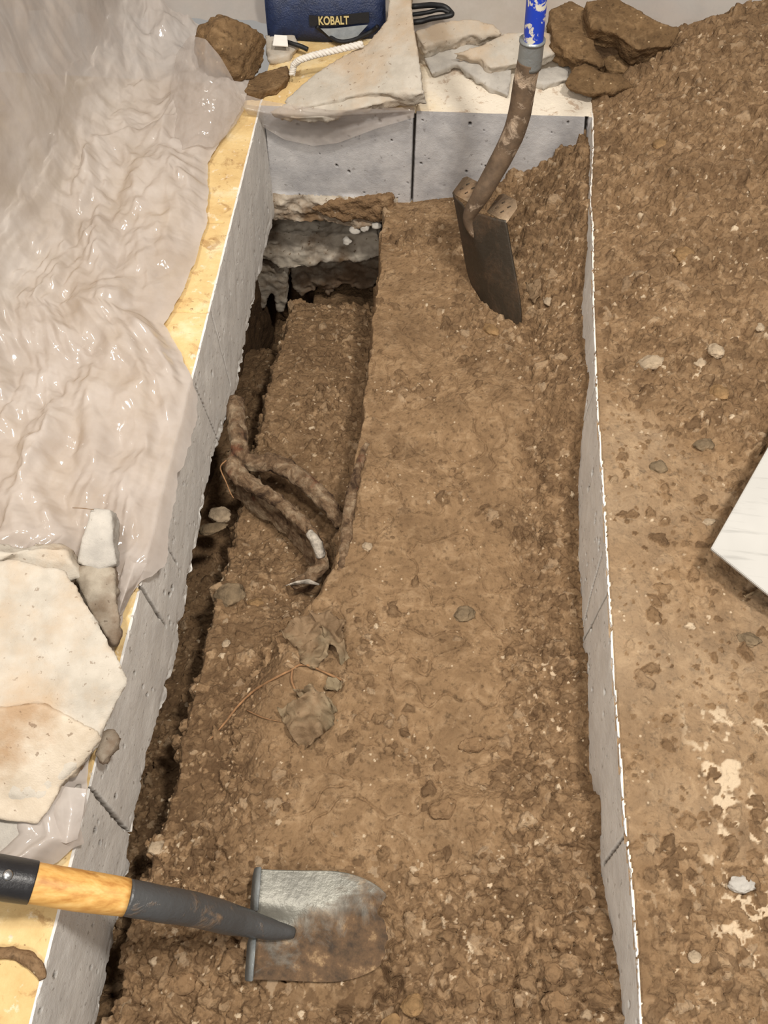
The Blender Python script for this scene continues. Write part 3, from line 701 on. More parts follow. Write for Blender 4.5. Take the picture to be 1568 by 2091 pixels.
# wall of earth closing the tunnel far behind
tx = np.linspace(-0.46, -0.06, 120); tz = np.linspace(-0.95, -0.19, 160); TX, TZ = np.meshgrid(tx, tz)
o = link('cavity_soil', grid_mesh('cavity_soil', TX, 1.47+fbm(TX, TZ, 3, 14, 5)*0.03, TZ), M['soil']); tag(o, 'dark earth at the back of the cavity under the far slab', 'soil', kind='stuff')
ly = np.linspace(-0.3, 1.5, 300); lz = np.linspace(-0.95, -0.10, 110); LY, LZ = np.meshgrid(ly, lz)
o = link('undercut_soil', grid_mesh('undercut_soil', XL-0.075+fbm(LY, LZ, 3, 14, 5)*0.02, LY, LZ), M['soil']); tag(o, 'dark earth exposed under the left floor slab', 'soil', kind='stuff')

# ================================================================== ROOTS
def pts_at(pxs):                                   # (px, py, depth along the lens axis)
    return [CP + ray(x, y)*d/FPX for x, y, d in pxs]
def pts_z(pxs): return [onz(x, y, z) for x, y, z in pxs]
def bent_flat(name, P, R, drop):
    """root half-shell: round upper lip with a wall that falls away below it"""
    return tube(name, P, R, 22, 0.004, 55)
rz = [(478, 820, -0.20), (484, 870, -0.19), (488, 920, -0.185), (482, 962, -0.185), (520, 993, -0.19), (565, 1022, -0.19), (605, 1056, -0.19), (636, 1092, -0.19), (654, 1128, -0.195), (655, 1155, -0.20), (632, 1178, -0.21), (598, 1194, -0.225)]
P = pts_z(rz); R = [pxr(p, v)/2 for p, v in zip(P, (40, 38, 36, 38, 30, 27, 27, 26, 24, 26, 30, 22))]
root = empty('forked_root', P[0]); tag(root, 'thick forked tree root curling across the deep trench beside the left slab', 'root')
def skirt(P, R, drop, back):
    V = []; F = []; k = len(P)
    for i in range(k):
        p = np.array(P[i]); V += [p+np.array([0, 0, R[i]*0.3]), p+np.array([back*0.5, R[i]*0.1, -drop*0.5]), p+np.array([back, 0, -drop])]
    return V, F
main = tube('stem', P, R, 40, 0.0052, 75, 14)
child('stem', main, M['root'], root)
# the hollowed underside of the curl: a bark wall that falls from the lip to the soil
def bark_wall(P, R, drop):
    P = np.array(P); t = np.linspace(0, len(P)-1, 120); Q = np.stack([np.interp(t, np.arange(len(P)), P[:, i]) for i in range(3)], 1)
    v = np.linspace(0, 1, 24); VX = Q[:, None, 0]-0.012*v[None]**1.5; VY = Q[:, None, 1]-0.004*v[None]; VZ = Q[:, None, 2]-drop*v[None]
    n_ = fbm(VX, VY, VZ, 45, 4)*0.004
    front = grid_mesh('w', VX+n_, VY+n_, VZ); back = grid_mesh('w', VX+n_+0.006, VY+n_+0.004, VZ)
    return np_join('bark_wall', [front, back], [0, 0])
child('bark_wall', bark_wall(P[3:], R[3:], 0.07), M['root'], root)
bz = [(486, 935, -0.190), (520, 945, -0.192), (555, 945, -0.20), (595, 962, -0.205), (640, 1000, -0.21), (675, 1038, -0.215), (695, 1075, -0.22)]
P2 = pts_z(bz); R2 = [pxr(p, v)/2 for p, v in zip(P2, (30, 32, 36, 38, 36, 34, 24))]
child('branch', tube('branch', P2, R2, 36, 0.0055, 70, 14), M['root'], root)
Pw = pts_z([(632, 1088, -0.183), (648, 1112, -0.180), (656, 1138, -0.190)]); child('bare_wood', tube('bare_wood', Pw, [pxr(p, v)/2 for p, v in zip(Pw, (17, 24, 19))], 14, 0.003, 90, 6), M['root_pale'], root)['label'] = 'pale stripped wood'
ms = []
for j in range(9):
    a = onz(585+j*4+random.uniform(-6, 6), 1196-j*0.5, -0.216); b = onz(632+j*2.5, 1184+j*1.2, -0.200); mid = (a+b)/2+np.array([0, 0, 0.003])
    ms.append(tube('s', [a, mid, b], [0.0006, 0.0016, 0.0014], 6, 0, 60, 3))
child('splintered_end', join('splintered_end', ms), M['root_pale'], root)['label'] = 'white splintered fibres'
P3 = pts_z([(742, 905, -0.155), (728, 950, -0.16), (714, 1000, -0.162), (706, 1050, -0.165), (700, 1100, -0.168), (692, 1150, -0.175), (684, 1190, -0.185)])
P3 = [p+np.array([0.004, 0, 0])+(CP-p)*0.017 for p in P3]
o = link('straight_root', tube('straight_root', P3, [pxr(p, v)/2 for p, v in zip(P3, (10, 16, 21, 22, 22, 17, 8))], 28, 0.0038, 85, 14), M['root']); tag(o, 'straight dusty root running down along the edge of the soil ledge', 'root')
def thin(pxs, rad, label, lift=0.004, mat='thin_root', name='thin_root'):
    P = [hit(x, y)+np.array([0, 0, lift]) for x, y in pxs]
    o = link(name, tube(name, P, [rad]*(len(P)-1)+[rad*0.4], 8, rad*0.5, 120, 6), M[mat]); tag(o, label, 'root'); return o
thin([(700, 1392), (625, 1360), (592, 1372), (560, 1388), (520, 1412), (490, 1440), (460, 1478), (430, 1512)], 0.0016, 'long thin root trailing left from the crumpled scraps over the dark soil')
thin([(598, 1372), (596, 1392), (606, 1415), (618, 1430)], 0.0014, 'short thin root curling down between the two crumpled scraps', 0.006)
thin([(504, 1452), (540, 1468), (580, 1477)], 0.0009, 'fine root fibre below the long thin root')
P4 = pts_at([(462, 940, 1.30), (450, 955, 1.29), (462, 985, 1.28), (470, 1005, 1.28), (477, 1017, 1.28)])
o = link('rootlet', tube('rootlet', P4, [0.0011, 0.001, 0.0009, 0.0008, 0.0005], 8, 0.0003, 200, 6), M['thin_root']); tag(o, 'wispy rootlet dangling beside the left slab next to the thick forked root', 'root')
tw_ = [onz(148, 1037, .088), onz(170, 1038, .09), onz(192, 1041, .088)]
o = link('twig', tube('twig', tw_, [.0004, .0005, .0004], 6, 0, 60, 4), M['clod']); tag(o, 'hair thin dark twig sticking left from the narrow grey concrete wedge', 'twig')
thin([(1232, 1985), (1240, 2003), (1248, 2016)], 0.0007, 'pale straw bit lying on the soil by the right slab near the bottom', 0.003, 'stone_tan', 'straw')

# ================================================================== CRUMPLED SCRAPS
def scrap(name, px, dz, label, seed, amp=0.010, cat='scrap'):
    c = np.mean(px, 0); base = hit(*c)
    top = [onz(x, y, base[2]+d) for (x, y), d in zip(px, dz)]
    bm, (cc, n) = slab_poly(top, 0.0025)
    bmesh.ops.triangulate(bm, faces=bm.faces); bmesh.ops.subdivide_edges(bm, edges=bm.edges, cuts=9, use_grid_fill=True)
    me = bpy.data.meshes.new(name); bmesh.ops.recalc_face_normals(bm, faces=bm.faces); bm.to_mesh(me); bm.free()
    Q = get_co(me); Q[:, 2] += (np.abs(fbm(Q[:, 0]+seed, Q[:, 1], 0, 22, 3))-0.2)*amp*1.6 + fbm(Q[:, 0], Q[:, 1]+seed, 0, 70, 3)*0.003
    Q[:, 2] += (creases(Q[:, 0]+seed, Q[:, 1], 12, 0.010, 0.04, seed, 0.004)-0.004)*2.6
    Q[:, 0] += fbm(Q[:, 1]+seed, Q[:, 2], 0, 60, 4)*0.006; Q[:, 1] += fbm(Q[:, 0]+seed, Q[:, 2], 3, 60, 4)*0.006
    set_co(me, Q); o = link(name, me, M['scrap']); tag(o, label, cat); return o
scrap('crumpled_scrap', [(570, 1290), (600, 1262), (634, 1248), (652, 1282), (676, 1310), (668, 1345), (640, 1362), (614, 1348), (605, 1320)], [0.004, .012, .018, .02, .016, .01, .006, .004, .006], 'upper dirty crumpled scrap lying at the end of the ledge', 3)
scrap('crumpled_scrap', [(634, 1248), (672, 1256), (706, 1278), (700, 1306), (722, 1352), (700, 1366), (688, 1330), (660, 1300)], [.022, .02, .012, .012, .006, .008, .016, .024], 'folded grey green strip curling off the right of the upper scrap', 9)
scrap('crumpled_scrap', [(568, 1448), (590, 1440), (614, 1432), (640, 1412), (676, 1440), (682, 1474), (662, 1500), (640, 1522), (618, 1530), (600, 1512), (590, 1492), (575, 1470)], [.012, .016, .02, .018, .012, .010, .012, .012, .010, .01, .012, .012], 'lower dirty crumpled scrap with a pale grey green corner', 15, 0.012)
scrap('crumpled_scrap', [(600, 1412), (630, 1402), (666, 1420), (690, 1450), (676, 1462), (640, 1434), (612, 1428)], [.012, .024, .022, .014, .012, .018, .012], 'narrow crumpled scrap lapping over the top of the lower scrap', 21)
scrap('crumpled_scrap', [(668, 1378), (700, 1392), (684, 1412), (660, 1404)], [.01, .012, .008, .012], 'small curled brown flake between the two crumpled scraps', 27)
scrap('crumpled_scrap', [(688, 1466), (712, 1476), (704, 1500), (690, 1492)], [.012, .008, .006, .012], 'little dark folded flake right of the lower scrap', 33)
scrap('crumpled_scrap', [(1072, 588), (1090, 594), (1104, 578), (1108, 596), (1092, 618), (1080, 606)], [.01, .016, .012, .004, .004, .006], 'curled brown flake in the soil right of the standing shovel blade', 39)
scrap('crumpled_scrap', [(1520, 1218), (1545, 1204), (1568, 1190), (1575, 1212)], [.01, .014, .016, .006], 'pale grey shard poking out from under the white board', 44)

# ================================================================== WHITE BOARD ON THE HEAP
A0 = onz(1452, 1120, 0.062); B0 = onz(1568, 915, 0.085); C0 = onz(1568, 1213, 0.050)
ub = (B0-A0)/np.linalg.norm(B0-A0); vb = (C0-A0)/np.linalg.norm(C0-A0)
bm, (cc, n) = slab_poly([A0, A0+vb*0.24, A0+vb*0.24+ub*0.33, A0+ub*0.33], 0.005)
bmesh.ops.bevel(bm, geom=list(bm.edges), offset=0.0008, segments=2, affect='EDGES')
bmesh.ops.recalc_face_normals(bm, faces=bm.faces)
me = bpy.data.meshes.new('white_board'); bm.to_mesh(me); bm.free()
o = link('white_board', me, M['board'], None, False); tag(o, 'scuffed white board lying tilted on the soil heap at the right', 'board')

# ================================================================== BROKEN CONCRETE
def chunk_hull(name, pts, mat, label, voxel=0.004, amp=0.004, freq=40, big=0.004, cat='concrete chunk'):
    me = remeshed(hull(pts), voxel, amp, freq, None, big, 18)
    o = link(name, me, M[mat]); tag(o, label, cat); return o
def chunk_poly(name, px, zs, thick, mat, label, voxel=0.0035, amp=0.006, freq=45, big=0.006, inset=0.06, cat='concrete chunk'):
    if isinstance(zs, (int, float)): zs = [zs]*len(px)
    bm, kp = slab_poly([onz(x, y, z) for (x, y), z in zip(px, zs)], thick, inset)
    me = remeshed(bm, voxel, amp, freq, kp, big, 18)
    o = link(name, me, M[mat]); tag(o, label, cat); return o
pts_ = [ony(x, y, 1.285) for x, y in chunk_poly_later[0]]
bm = bmesh.new(); va = [bm.verts.new(p) for p in pts_]; vb_ = [bm.verts.new(p+np.array([0, .035, 0])) for p in pts_]
bm.faces.new(va); bm.faces.new(vb_[::-1])
for i in range(len(va)): bm.faces.new((va[i], vb_[i], vb_[(i+1) % len(va)], va[(i+1) % len(va)]))
o = link('soil_clod', remeshed(bm, 0.003, 0.008, 60, None, 0.006, 20), M['clod']); tag(o, 'crumbly dirt crust clinging to the foot of the back slab above the cavity', 'clod')
# large slab piece at the left: sawn top, ridge, broken front face
top = [onz(x, y, z) for x, y, z in ((-110, 1150, .105), (45, 1142, .10), (140, 1165, .095), (250, 1352, .080), (266, 1388, .078), (228, 1462, .068), (205, 1500, .062), (90, 1440, .082), (-110, 1455, .09))]
low = [onz(x, y, z) for x, y, z in ((195, 1530, .045), (120, 1600, .04), (70, 1672, .035), (-110, 1620, .04))]
bot = [p+np.array([-0.01, 0.0, 0]) for p in (onz(-60, 1190, .018), onz(120, 1200, .018), onz(225, 1370, .018), onz(185, 1470, .018), onz(90, 1590, .015), onz(40, 1640, .015), onz(-60, 1600, .015))]
chunk_hull('concrete_chunk', top+low+bot, 'chunk', 'large cream broken concrete slab lying on the left floor edge', 0.004, 0.0035, 40, 0.004)
bm, kp = slab_poly([onz(x, y, z) for x, y, z in ((-90, 1452, .094), (85, 1434, .088), (200, 1492, .070), (212, 1512, .058), (182, 1552, .05), (128, 1606, .044), (104, 1650, .04), (74, 1690, .036), (-90, 1662, .045))], 0.03, 0.1)
bf_ = link('broken_face', remeshed(bm, 0.0035, 0.013, 34, kp, 0.010, 16), M['chunk_tan'], bpy.data.objects['concrete_chunk']); bf_['label'] = 'ragged broken face'
chunk_poly('concrete_chunk', [(-80, 1108), (20, 1132), (60, 1118), (132, 1124), (168, 1180), (60, 1210), (-80, 1200)], [.10, .095, .085, .08, .06, .06, .07], 0.03, 'chunk', 'thin jagged concrete piece behind the large cream slab')
chunk_poly('concrete_chunk', [(-80, 1640), (70, 1672), (110, 1640), (160, 1600), (165, 1640), (120, 1720), (60, 1752), (-80, 1750)], [.03, .03, .03, .03, .022, .022, .022, .024], 0.022, 'chunk_grey', 'grey crumbly concrete piece under the front of the large cream slab', amp=0.010)
chunk_poly('concrete_chunk', [(186, 1040), (228, 1038), (232, 1100), (238, 1152), (200, 1165), (155, 1150), (166, 1096)], [.085, .085, .075, .06, .058, .066, .08], 0.045, 'chunk_grey', 'narrow grey concrete wedge standing between plastic film and large slab')
chunk_poly('soil_clod', [(150, 1165), (190, 1140), (236, 1160), (238, 1210), (246, 1262), (240, 1320), (215, 1300), (180, 1240)], [.062, .062, .055, .048, .038, .03, .036, .055], 0.045, 'rubble', 'brown crumbly dirt clod between the large cream slab and plastic film', amp=0.012, cat='clod')
chunk_poly('soil_clod', [(208, 1488), (232, 1484), (244, 1500), (225, 1540), (205, 1560), (190, 1540)], .02, 0.02, 'rubble', 'small crumbly dirt clod under the right corner of the large cream slab', amp=0.010, cat='clod')
# pieces behind the trench
chunk_poly('concrete_chunk', [(578, 205), (640, 150), (700, 112), (752, 88), (788, 40), (798, -40), (836, -40), (846, 60), (856, 120), (868, 188), (845, 192), (740, 190), (640, 212), (600, 222)],
           [.02, .035, .05, .06, .08, .105, .105, .085, .072, .052, .048, .04, .028, .02], 0.026, 'chunk', 'big triangular grey concrete slab leaning on the back floor edge', amp=0.006, inset=0.02)
chunk_poly('concrete_chunk', [(548, 228), (590, 205), (700, 192), (845, 190), (872, 196), (790, 208), (720, 222), (660, 238), (600, 240)], [.012, .022, .032, .04, .036, .03, .024, .016, .012], 0.018, 'chunk', 'long ragged broken edge lying along the foot of the triangular slab', amp=0.008)
chunk_poly('concrete_chunk', [(846, 62), (900, 44), (960, 36), (1010, 48), (1030, 70), (960, 72), (905, 84), (866, 96)], [.05, .055, .06, .055, .045, .045, .045, .045], 0.03, 'chunk', 'pale ragged concrete piece right of the big triangular slab', amp=0.008)
chunk_poly('concrete_chunk', [(925, 108), (985, 90), (1030, 66), (1110, 62), (1168, 76), (1166, 92), (1110, 118), (1040, 132), (1000, 138), (980, 118)], [.04, .045, .05, .05, .045, .042, .036, .032, .032, .035], 0.022, 'chunk', 'pale flat concrete piece with a pointed end behind the blue handle')
chunk_poly('concrete_chunk', [(858, 100), (905, 84), (985, 92), (945, 116), (1010, 135), (1048, 142), (1040, 196), (1000, 178), (930, 128), (880, 150)], [.02, .024, .026, .022, .02, .018, .010, .012, .018, .014], 0.014, 'chunk_grey', 'grey shaded concrete piece lying flat between the two pale pieces', amp=0.006)
chunk_poly('concrete_chunk', [(1060, 150), (1100, 140), (1165, 128), (1160, 160), (1110, 172)], .012, 0.012, 'chunk_grey', 'low grey concrete flake between the blue handle shovel and the muddy slab', amp=0.006)
chunk_poly('concrete_chunk', [(540, 70), (600, 66), (612, 92), (590, 112), (545, 122)], .012, 0.012, 'chunk', 'small cream concrete flake under the white cable tag', amp=0.005)
# muddy slab pieces at upper right
chunk_poly('muddy_slab', [(1196, 0), (1260, -6), (1345, 42), (1392, 58), (1376, 92), (1300, 100), (1255, 66), (1205, 55)], [.10, .105, .10, .09, .075, .075, .085, .09], 0.045, 'boulder', 'large muddy brown slab on top of the heap in the far right corner', amp=0.005, cat='slab piece')
chunk_poly('muddy_slab', [(1118, 20), (1165, 0), (1205, 20), (1215, 90), (1235, 128), (1180, 120), (1130, 80)], [.07, .075, .075, .06, .045, .05, .06], 0.04, 'boulder', 'rough muddy clod of concrete left of the large muddy slab behind the blue handle', amp=0.012, cat='slab piece')
chunk_poly('muddy_slab', [(1225, 118), (1290, 96), (1350, 90), (1340, 125), (1290, 150), (1240, 142)], [.03, .04, .04, .03, .025, .025], 0.03, 'boulder', 'muddy slab piece tucked under the front of the large muddy slab', amp=0.008, cat='slab piece')
chunk_poly('muddy_slab', [(1152, 168), (1170, 136), (1195, 126), (1232, 146), (1270, 150), (1296, 176), (1255, 186), (1205, 190), (1160, 180)], [.03, .036, .04, .038, .036, .028, .026, .026, .026], 0.014, 'boulder', 'flat tan muddy slab perched over the far right corner of the trench', amp=0.004, cat='slab piece')
for i, (x, y, px, z, l) in enumerate(((1445, 52, 36, 0.03, 'round dark clod on the skyline of the heap in front of plastic'), (1482, 76, 40, 0.035, 'brown clod right of the round skyline clod'), (1535, 34, 62, 0.045, 'dark broad clod on the heap skyline at the upper right'))):
    p = onz(x, y, z); r = pxr(p, px)/2
    o = link('soil_clod', pebble('soil_clod', r, 0.8, 0.3, 1.4, 4, 1.1, i+80), M['clod']); o.location = p; tag(o, l, 'clod')
# boulder and flat stone at upper left
p = onz(470, 98, 0.045); r = pxr(p, 142)/2
o = link('boulder', pebble('boulder', r, 0.85, 0.16, 1.2, 5, 1.08, 91, -0.5), M['boulder']); o.location = p; tag(o, 'round muddy boulder beside the blue bag in the far left corner', 'boulder')
chunk_poly('muddy_slab', [(492, 172), (530, 148), (588, 132), (590, 158), (565, 180), (520, 190), (498, 190)], .014, 0.016, 'boulder', 'flat rusty brown stone in front of the round muddy boulder', amp=0.007, cat='stone')
# roll of mud on the near left slab
P5 = [onz(x, y, 0.004) for x, y in ((-30, 1952), (0, 1946), (30, 1948), (58, 1958), (78, 1975), (86, 2000))]
o = link('mud_streak', tube('mud_streak', P5, [.004, .005, .0055, .006, .005, .003], 14, 0.003, 60, 8), M['clod']); tag(o, 'curved roll of mud on the near left floor slab below the lying shovel', 'mud')

# ================================================================== SHOVELS
def blade_mesh(O, a, w, n, L, W, bow, ridge, sec, thick=0.0022, tail=0.55, curl=0.0):
    """pointed shovel blade; O shoulder centre, a towards the tip, w across, n the side the ridge stands out on"""
    na, nb = 70, 61; V = []
    for i in range(na):
        s = i/(na-1)
        hw = W/2*(1.0 if s < tail else math.sqrt(max(1-((s-tail)/(1-tail))**2.0, 0))**0.85)*(1-0.03*math.cos(s*3))
        hw = max(hw, 0.003)
        for j in range(nb):
            b = -1+2*j/(nb-1)
            h = -bow*(b*b)*(1-0.3*s)*min(1, hw/(W/2)+.2) + ridge*math.exp(-(b*W/2/sec)**2)*max(0, 1-s/0.5)**1.2 + curl*s*s
            V.append(O + a*(L*s) + w*(hw*b) + n*h)
    F = [(i*nb+j, i*nb+j+1, (i+1)*nb+j+1, (i+1)*nb+j) for i in range(na-1) for j in range(nb-1)]
    k = len(V); V2 = V + [v - n*thick for v in V]; F2 = F + [tuple(q+k for q in f[::-1]) for f in F]
    rim = [i for i in range(nb)] + [i*nb+nb-1 for i in range(1, na)] + [(na-1)*nb+j for j in range(nb-2, -1, -1)] + [i*nb for i in range(na-2, 0, -1)]
    for x, y in zip(rim, rim[1:]+rim[:1]): F2.append((x, x+k, y+k, y))
    me = bpy.data.meshes.new('blade'); me.from_pydata([tuple(v) for v in V2], [], F2); me.update(); return me
def plate(O, u, v, n, su, sv, th, cut=0.25):
    """small foot step: a rounded plate spanned by u (along the shoulder) and v (folded away)"""
    out = [(0, 0), (1, 0), (1, 1-cut), (1-cut, 1), (cut*0.6, 1), (0, 1-cut*0.6)]
    bm = bmesh.new(); A = [bm.verts.new(O+u*(x*su)+v*(y*sv)) for x, y in out]; B = [bm.verts.new(O+u*(x*su)+v*(y*sv)-n*th) for x, y in out]
    bm.faces.new(A); bm.faces.new(B[::-1])
    for i in range(6): bm.faces.new((A[i], B[i], B[(i+1) % 6], A[(i+1) % 6]))
    bmesh.ops.recalc_face_normals(bm, faces=bm.faces); bmesh.ops.bevel(bm, geom=list(bm.edges), offset=th*0.35, segments=2, affect='EDGES')
    me = bpy.data.meshes.new('step'); bm.to_mesh(me); bm.free(); return me
U = lambda v: np.asarray(v)/np.linalg.norm(v)
# --- blue handled shovel stuck in the soil
Lp = ony(922, 392, 1.13); Rp = ony(1034, 452, 1.035); Tp = onz(1024, 662, -0.155)
Om = (Lp+Rp)/2; Oc = Om; a = U(Tp-Oc); w_ = Rp-Lp; Wd = np.linalg.norm(w_); w_ = U(w_); n_ = U(np.cross(a, w_))
if n_ @ (CP-Oc) < 0: n_ = -n_
BOW = 0.016; Oc = Om + n_*BOW; Ln = np.linalg.norm(Tp-Oc)+0.02
sh = empty('digging_shovel', tuple(Tp)); tag(sh, 'shovel with blue handle standing upright with its blade driven into the soil', 'shovel')
bl = child('blade', blade_mesh(Oc, a, w_, n_, Ln, Wd, BOW, 0.008, 0.014, tail=0.5), M['blade_dark'], sh)
for s, nm in ((-1, 'l'), (1, 'r')):
    st_o = (Lp if s < 0 else Rp) + a*0.001
    if s < 0: pm = plate(st_o, w_, U(-n_*0.75-a*0.45), -a, 0.042, 0.036, 0.0025)
    else: pm = plate(st_o-w_*0.046, w_, U(-n_*0.75-a*0.45), -a, 0.046, 0.038, 0.0025)
    so = child('step', pm, M['step_tan'], sh)
    ms = []
    u0 = w_; v0 = U(-n_*0.75-a*0.45); nn = U(np.cross(u0, v0)); nn = nn if nn[2] > 0 else -nn
    base = st_o if s < 0 else st_o-w_*0.046
    for (qa, qb) in ((.3, .35), (.62, .3), (.42, .68), (.75, .62)):
        c = base+u0*(qa*0.044)+v0*(qb*0.036); e = U(u0*0.6+v0*0.8)
        bm = bmesh.new(); bmesh.ops.create_cube(bm, size=1)
        fx = np.cross(nn, e)
        for vv in bm.verts: vv.co = Vector(c + e*(vv.co.x*0.0055) + fx*(vv.co.y*0.0016) + nn*(vv.co.z*0.0022))
        m_ = bpy.data.meshes.new('g'); bm.to_mesh(m_); bm.free(); ms.append(m_)
    g = link('grip_slot', join('grip_slot', ms), M['blade_dark']); g.data.transform(__import__('mathutils').Matrix.Translation(-sh.location)); g.parent = so
fro = Oc + n_*0.010
sp = [Oc + a*0.045 - n_*0.002, Oc + a*0.012 + n_*0.006, ony(984, 395, 1.07), ony(1012, 345, 1.085), ony(1043, 285, 1.100), ony(1060, 235, 1.108), ony(1073, 160, 1.116), ony(1080, 125, 1.119)]
sr = [0.004, 0.009] + [pxr(p, v)/2 for p, v in zip(sp[2:], (38, 42, 45, 47, 48, 48))]
child('socket', tube('socket', sp, sr, 26, 0.0006, 60, 8), M['socket_rust'], sh)
cp_ = [ony(1080, 138, 1.119), ony(1084, 105, 1.121), ony(1087, 82, 1.122)]
child('ferrule', join('ferrule', [tube('f', cp_, [pxr(p, 50)/2 for p in cp_], 28, 0, 60, 4), tube('f', [cp_[2]-(cp_[2]-cp_[1])*0.12, cp_[2]+(cp_[2]-cp_[1])*0.08], [pxr(cp_[2], 54)/2]*2, 28, 0, 60, 2)]), M['ferrule'], sh)
hd = U(ony(1101, -60, 1.128)-ony(1089, 78, 1.122)); h0 = ony(1089, 80, 1.122)
rh = pxr(h0, 41)/2
child('handle', tube('handle', [h0-hd*0.02, h0+hd*0.1, h0+hd*0.30, h0+hd*0.55, h0+hd*0.62], [rh, rh, rh, rh, rh*0.85], 28, 0, 60, 4), M['blue_paint'], sh)

# --- D-handled shovel lying across the left slab
S1 = onz(524, 1772, -0.108); S2 = onz(518, 2004, -0.112); T2 = onz(812, 1893, -0.142)
Oc = (S1+S2)/2; w2 = S1-S2; W2 = np.linalg.norm(w2); a2 = U(T2-Oc); w2 = U(w2-a2*(w2@a2)); n2 = U(np.cross(a2, w2)); n2 = n2 if n2[2] > 0 else -n2
L2 = np.linalg.norm(T2-Oc)
sv = empty('wooden_shovel', tuple(Oc)); tag(sv, 'short wooden handled shovel lying across the left slab with its muddy blade in the trench', 'shovel')
child('blade', blade_mesh(Oc-n2*0.004, a2, w2, n2, L2, W2, -0.006, 0.012, 0.013, tail=0.45), M['blade_lying'], sv)
for s in (1, -1):
    b_o = Oc + w2*(s*W2*0.5) + n2*0.010
    pm = plate(b_o if s < 0 else b_o-w2*0.044, w2, U(-n2*0.7-a2*0.55), -a2, 0.044, 0.012, 0.0022, 0.2)
    child('step', pm, M['ferrule'], sv)
sp = [onz(600, 1905, -0.116), onz(555, 1898, -0.105), onz(500, 1884, -0.088), onz(460, 1874, -0.068), onz(400, 1858, -0.034), onz(330, 1846, 0.002), onz(254, 1831, 0.027)]
child('socket', tube('socket', sp, [pxr(p, v)/2 for p, v in zip(sp, (20, 40, 54, 62, 67, 70, 72))], 28, 0.0006, 60, 8), M['socket_grey'], sv)
wd = [onz(258, 1832, 0.026), onz(160, 1818, 0.046), onz(60, 1801, 0.064), onz(20, 1795, 0.071)]
hd = U(wd[2]-wd[0])
child('shaft', tube('shaft', wd, [pxr(p, v)/2 for p, v in zip(wd, (74, 80, 80, 80))], 28, 0.0004, 60, 6), M['wood'], sv)
g0 = onz(66, 1802, 0.063); rg = pxr(g0, 86)/2
grip = child('grip', tube('grip', [g0, g0+hd*0.004, g0+hd*0.05, g0+hd*0.075], [rg*0.97, rg, rg*1.03, rg*0.9], 28, 0, 60, 4), M['black_plastic'], sv)
side = U(np.cross(hd, [0, 0, 1.0])); e = g0+hd*0.07
ring = [e+side*0.012, e+hd*0.03+side*0.036, e+hd*0.075+side*0.052, e+hd*0.085, e+hd*0.075-side*0.052, e+hd*0.03-side*0.036, e-side*0.012]
d_ = link('d_handle', tube('d_handle', ring, [.012, .010, .011, .014, .011, .010, .012], 18, 0, 60, 6), M['black_plastic']); d_.data.transform(__import__('mathutils').Matrix.Translation(-sv.location)); d_.parent = grip
rv = onz(15, 1782, 0.073) ; bm = bmesh.new(); bmesh.ops.create_uvsphere(bm, u_segments=16, v_segments=8, radius=1); rm = bpy.data.meshes.new('rivet'); bm.to_mesh(rm); bm.free()
ax_c = g0 + hd*((np.array(rv)-g0)@hd); out = U(CP-ax_c); out = U(out-hd*(out@hd)); out = U(out + U(np.cross(hd, out))*(0.15))
Q = get_co(rm)*np.array([.0048, .0048, .0022]); zz = out; xx = hd; yy = np.cross(zz, xx)
set_co(rm, (ax_c+out*rg*1.0) + Q[:, :1]*xx + Q[:, 1:2]*yy + Q[:, 2:]*zz)
r_ = link('rivet', rm, M['rivet']); r_.data.transform(__import__('mathutils').Matrix.Translation(-sv.location)); r_.parent = grip

# ================================================================== TOOL BAG, CABLES, ROPE
bag = empty('tool_bag', tuple(onz(660, 85, 0))); tag(bag, 'dark blue fabric tool bag with gold lettering behind the triangular concrete slab', 'bag')
bl_ = onz(548, 90, 0.0); br_ = onz(788, 84, 0.0); ux = U(br_-bl_); uy = np.array([-ux[1], ux[0], 0]); BW = np.linalg.norm(br_-bl_); uz = np.array([0, 0, 1.0])
bm = bmesh.new(); prof = [(0, 0), (0.006, 0.030), (0.012, 0.055), (0.030, 0.085), (0.06, 0.10), (0.11, 0.10), (0.13, 0.05), (0.13, 0)]
nx_ = 9; rings = []
for i in range(nx_):
    s = i/(nx_-1); sq = 1-0.05*abs(2*s-1)**4; sg = 0.004*math.sin(s*9)
    rings.append([bm.verts.new(bl_ + ux*(BW*s) + uy*(y+sg) + uz*(z*sq+0.001)) for y, z in prof])
for i in range(nx_-1):
    for j in range(len(prof)): bm.faces.new((rings[i][j], rings[i+1][j], rings[i+1][(j+1) % 8], rings[i][(j+1) % 8]))
bm.faces.new(rings[0]); bm.faces.new(rings[-1][::-1]); bmesh.ops.recalc_face_normals(bm, faces=bm.faces)
bmesh.ops.bevel(bm, geom=list(bm.edges), offset=0.004, segments=2, affect='EDGES')
me = bpy.data.meshes.new('body'); bm.to_mesh(me); bm.free()
child('body', me, M['blue_nylon'], bag)
def on_face(s, z, off=0.001):
    ys_ = np.interp(z, [0, .03, .055, .085], [0, .006, .012, .030]); return bl_ + ux*(BW*s) + uy*(ys_+0.004*math.sin(s*9)-off-0.003) + uz*z
z0 = ony(680, 52, on_face(.6, .025)[1])[2]; z1 = ony(680, 30, on_face(.6, .045)[1])[2]
band = grid_mesh('band', *[np.array([[on_face(s, z, 0.0025)[k] for s in np.linspace(0.36, 0.86, 24)] for z in np.linspace(z0, z1, 6)]) for k in range(3)])
bd = child('band', band, M['black_nylon'], bag)
cu = bpy.data.curves.new('lettering', 'FONT'); cu.body = 'KOBALT'; cu.size = 1.0; cu.extrude = 0.02; cu.align_x = 'CENTER'; cu.align_y = 'CENTER'; cu.offset = 0.025
to = bpy.data.objects.new('t', cu); COL.objects.link(to); dg = bpy.context.evaluated_depsgraph_get(); dg.update()
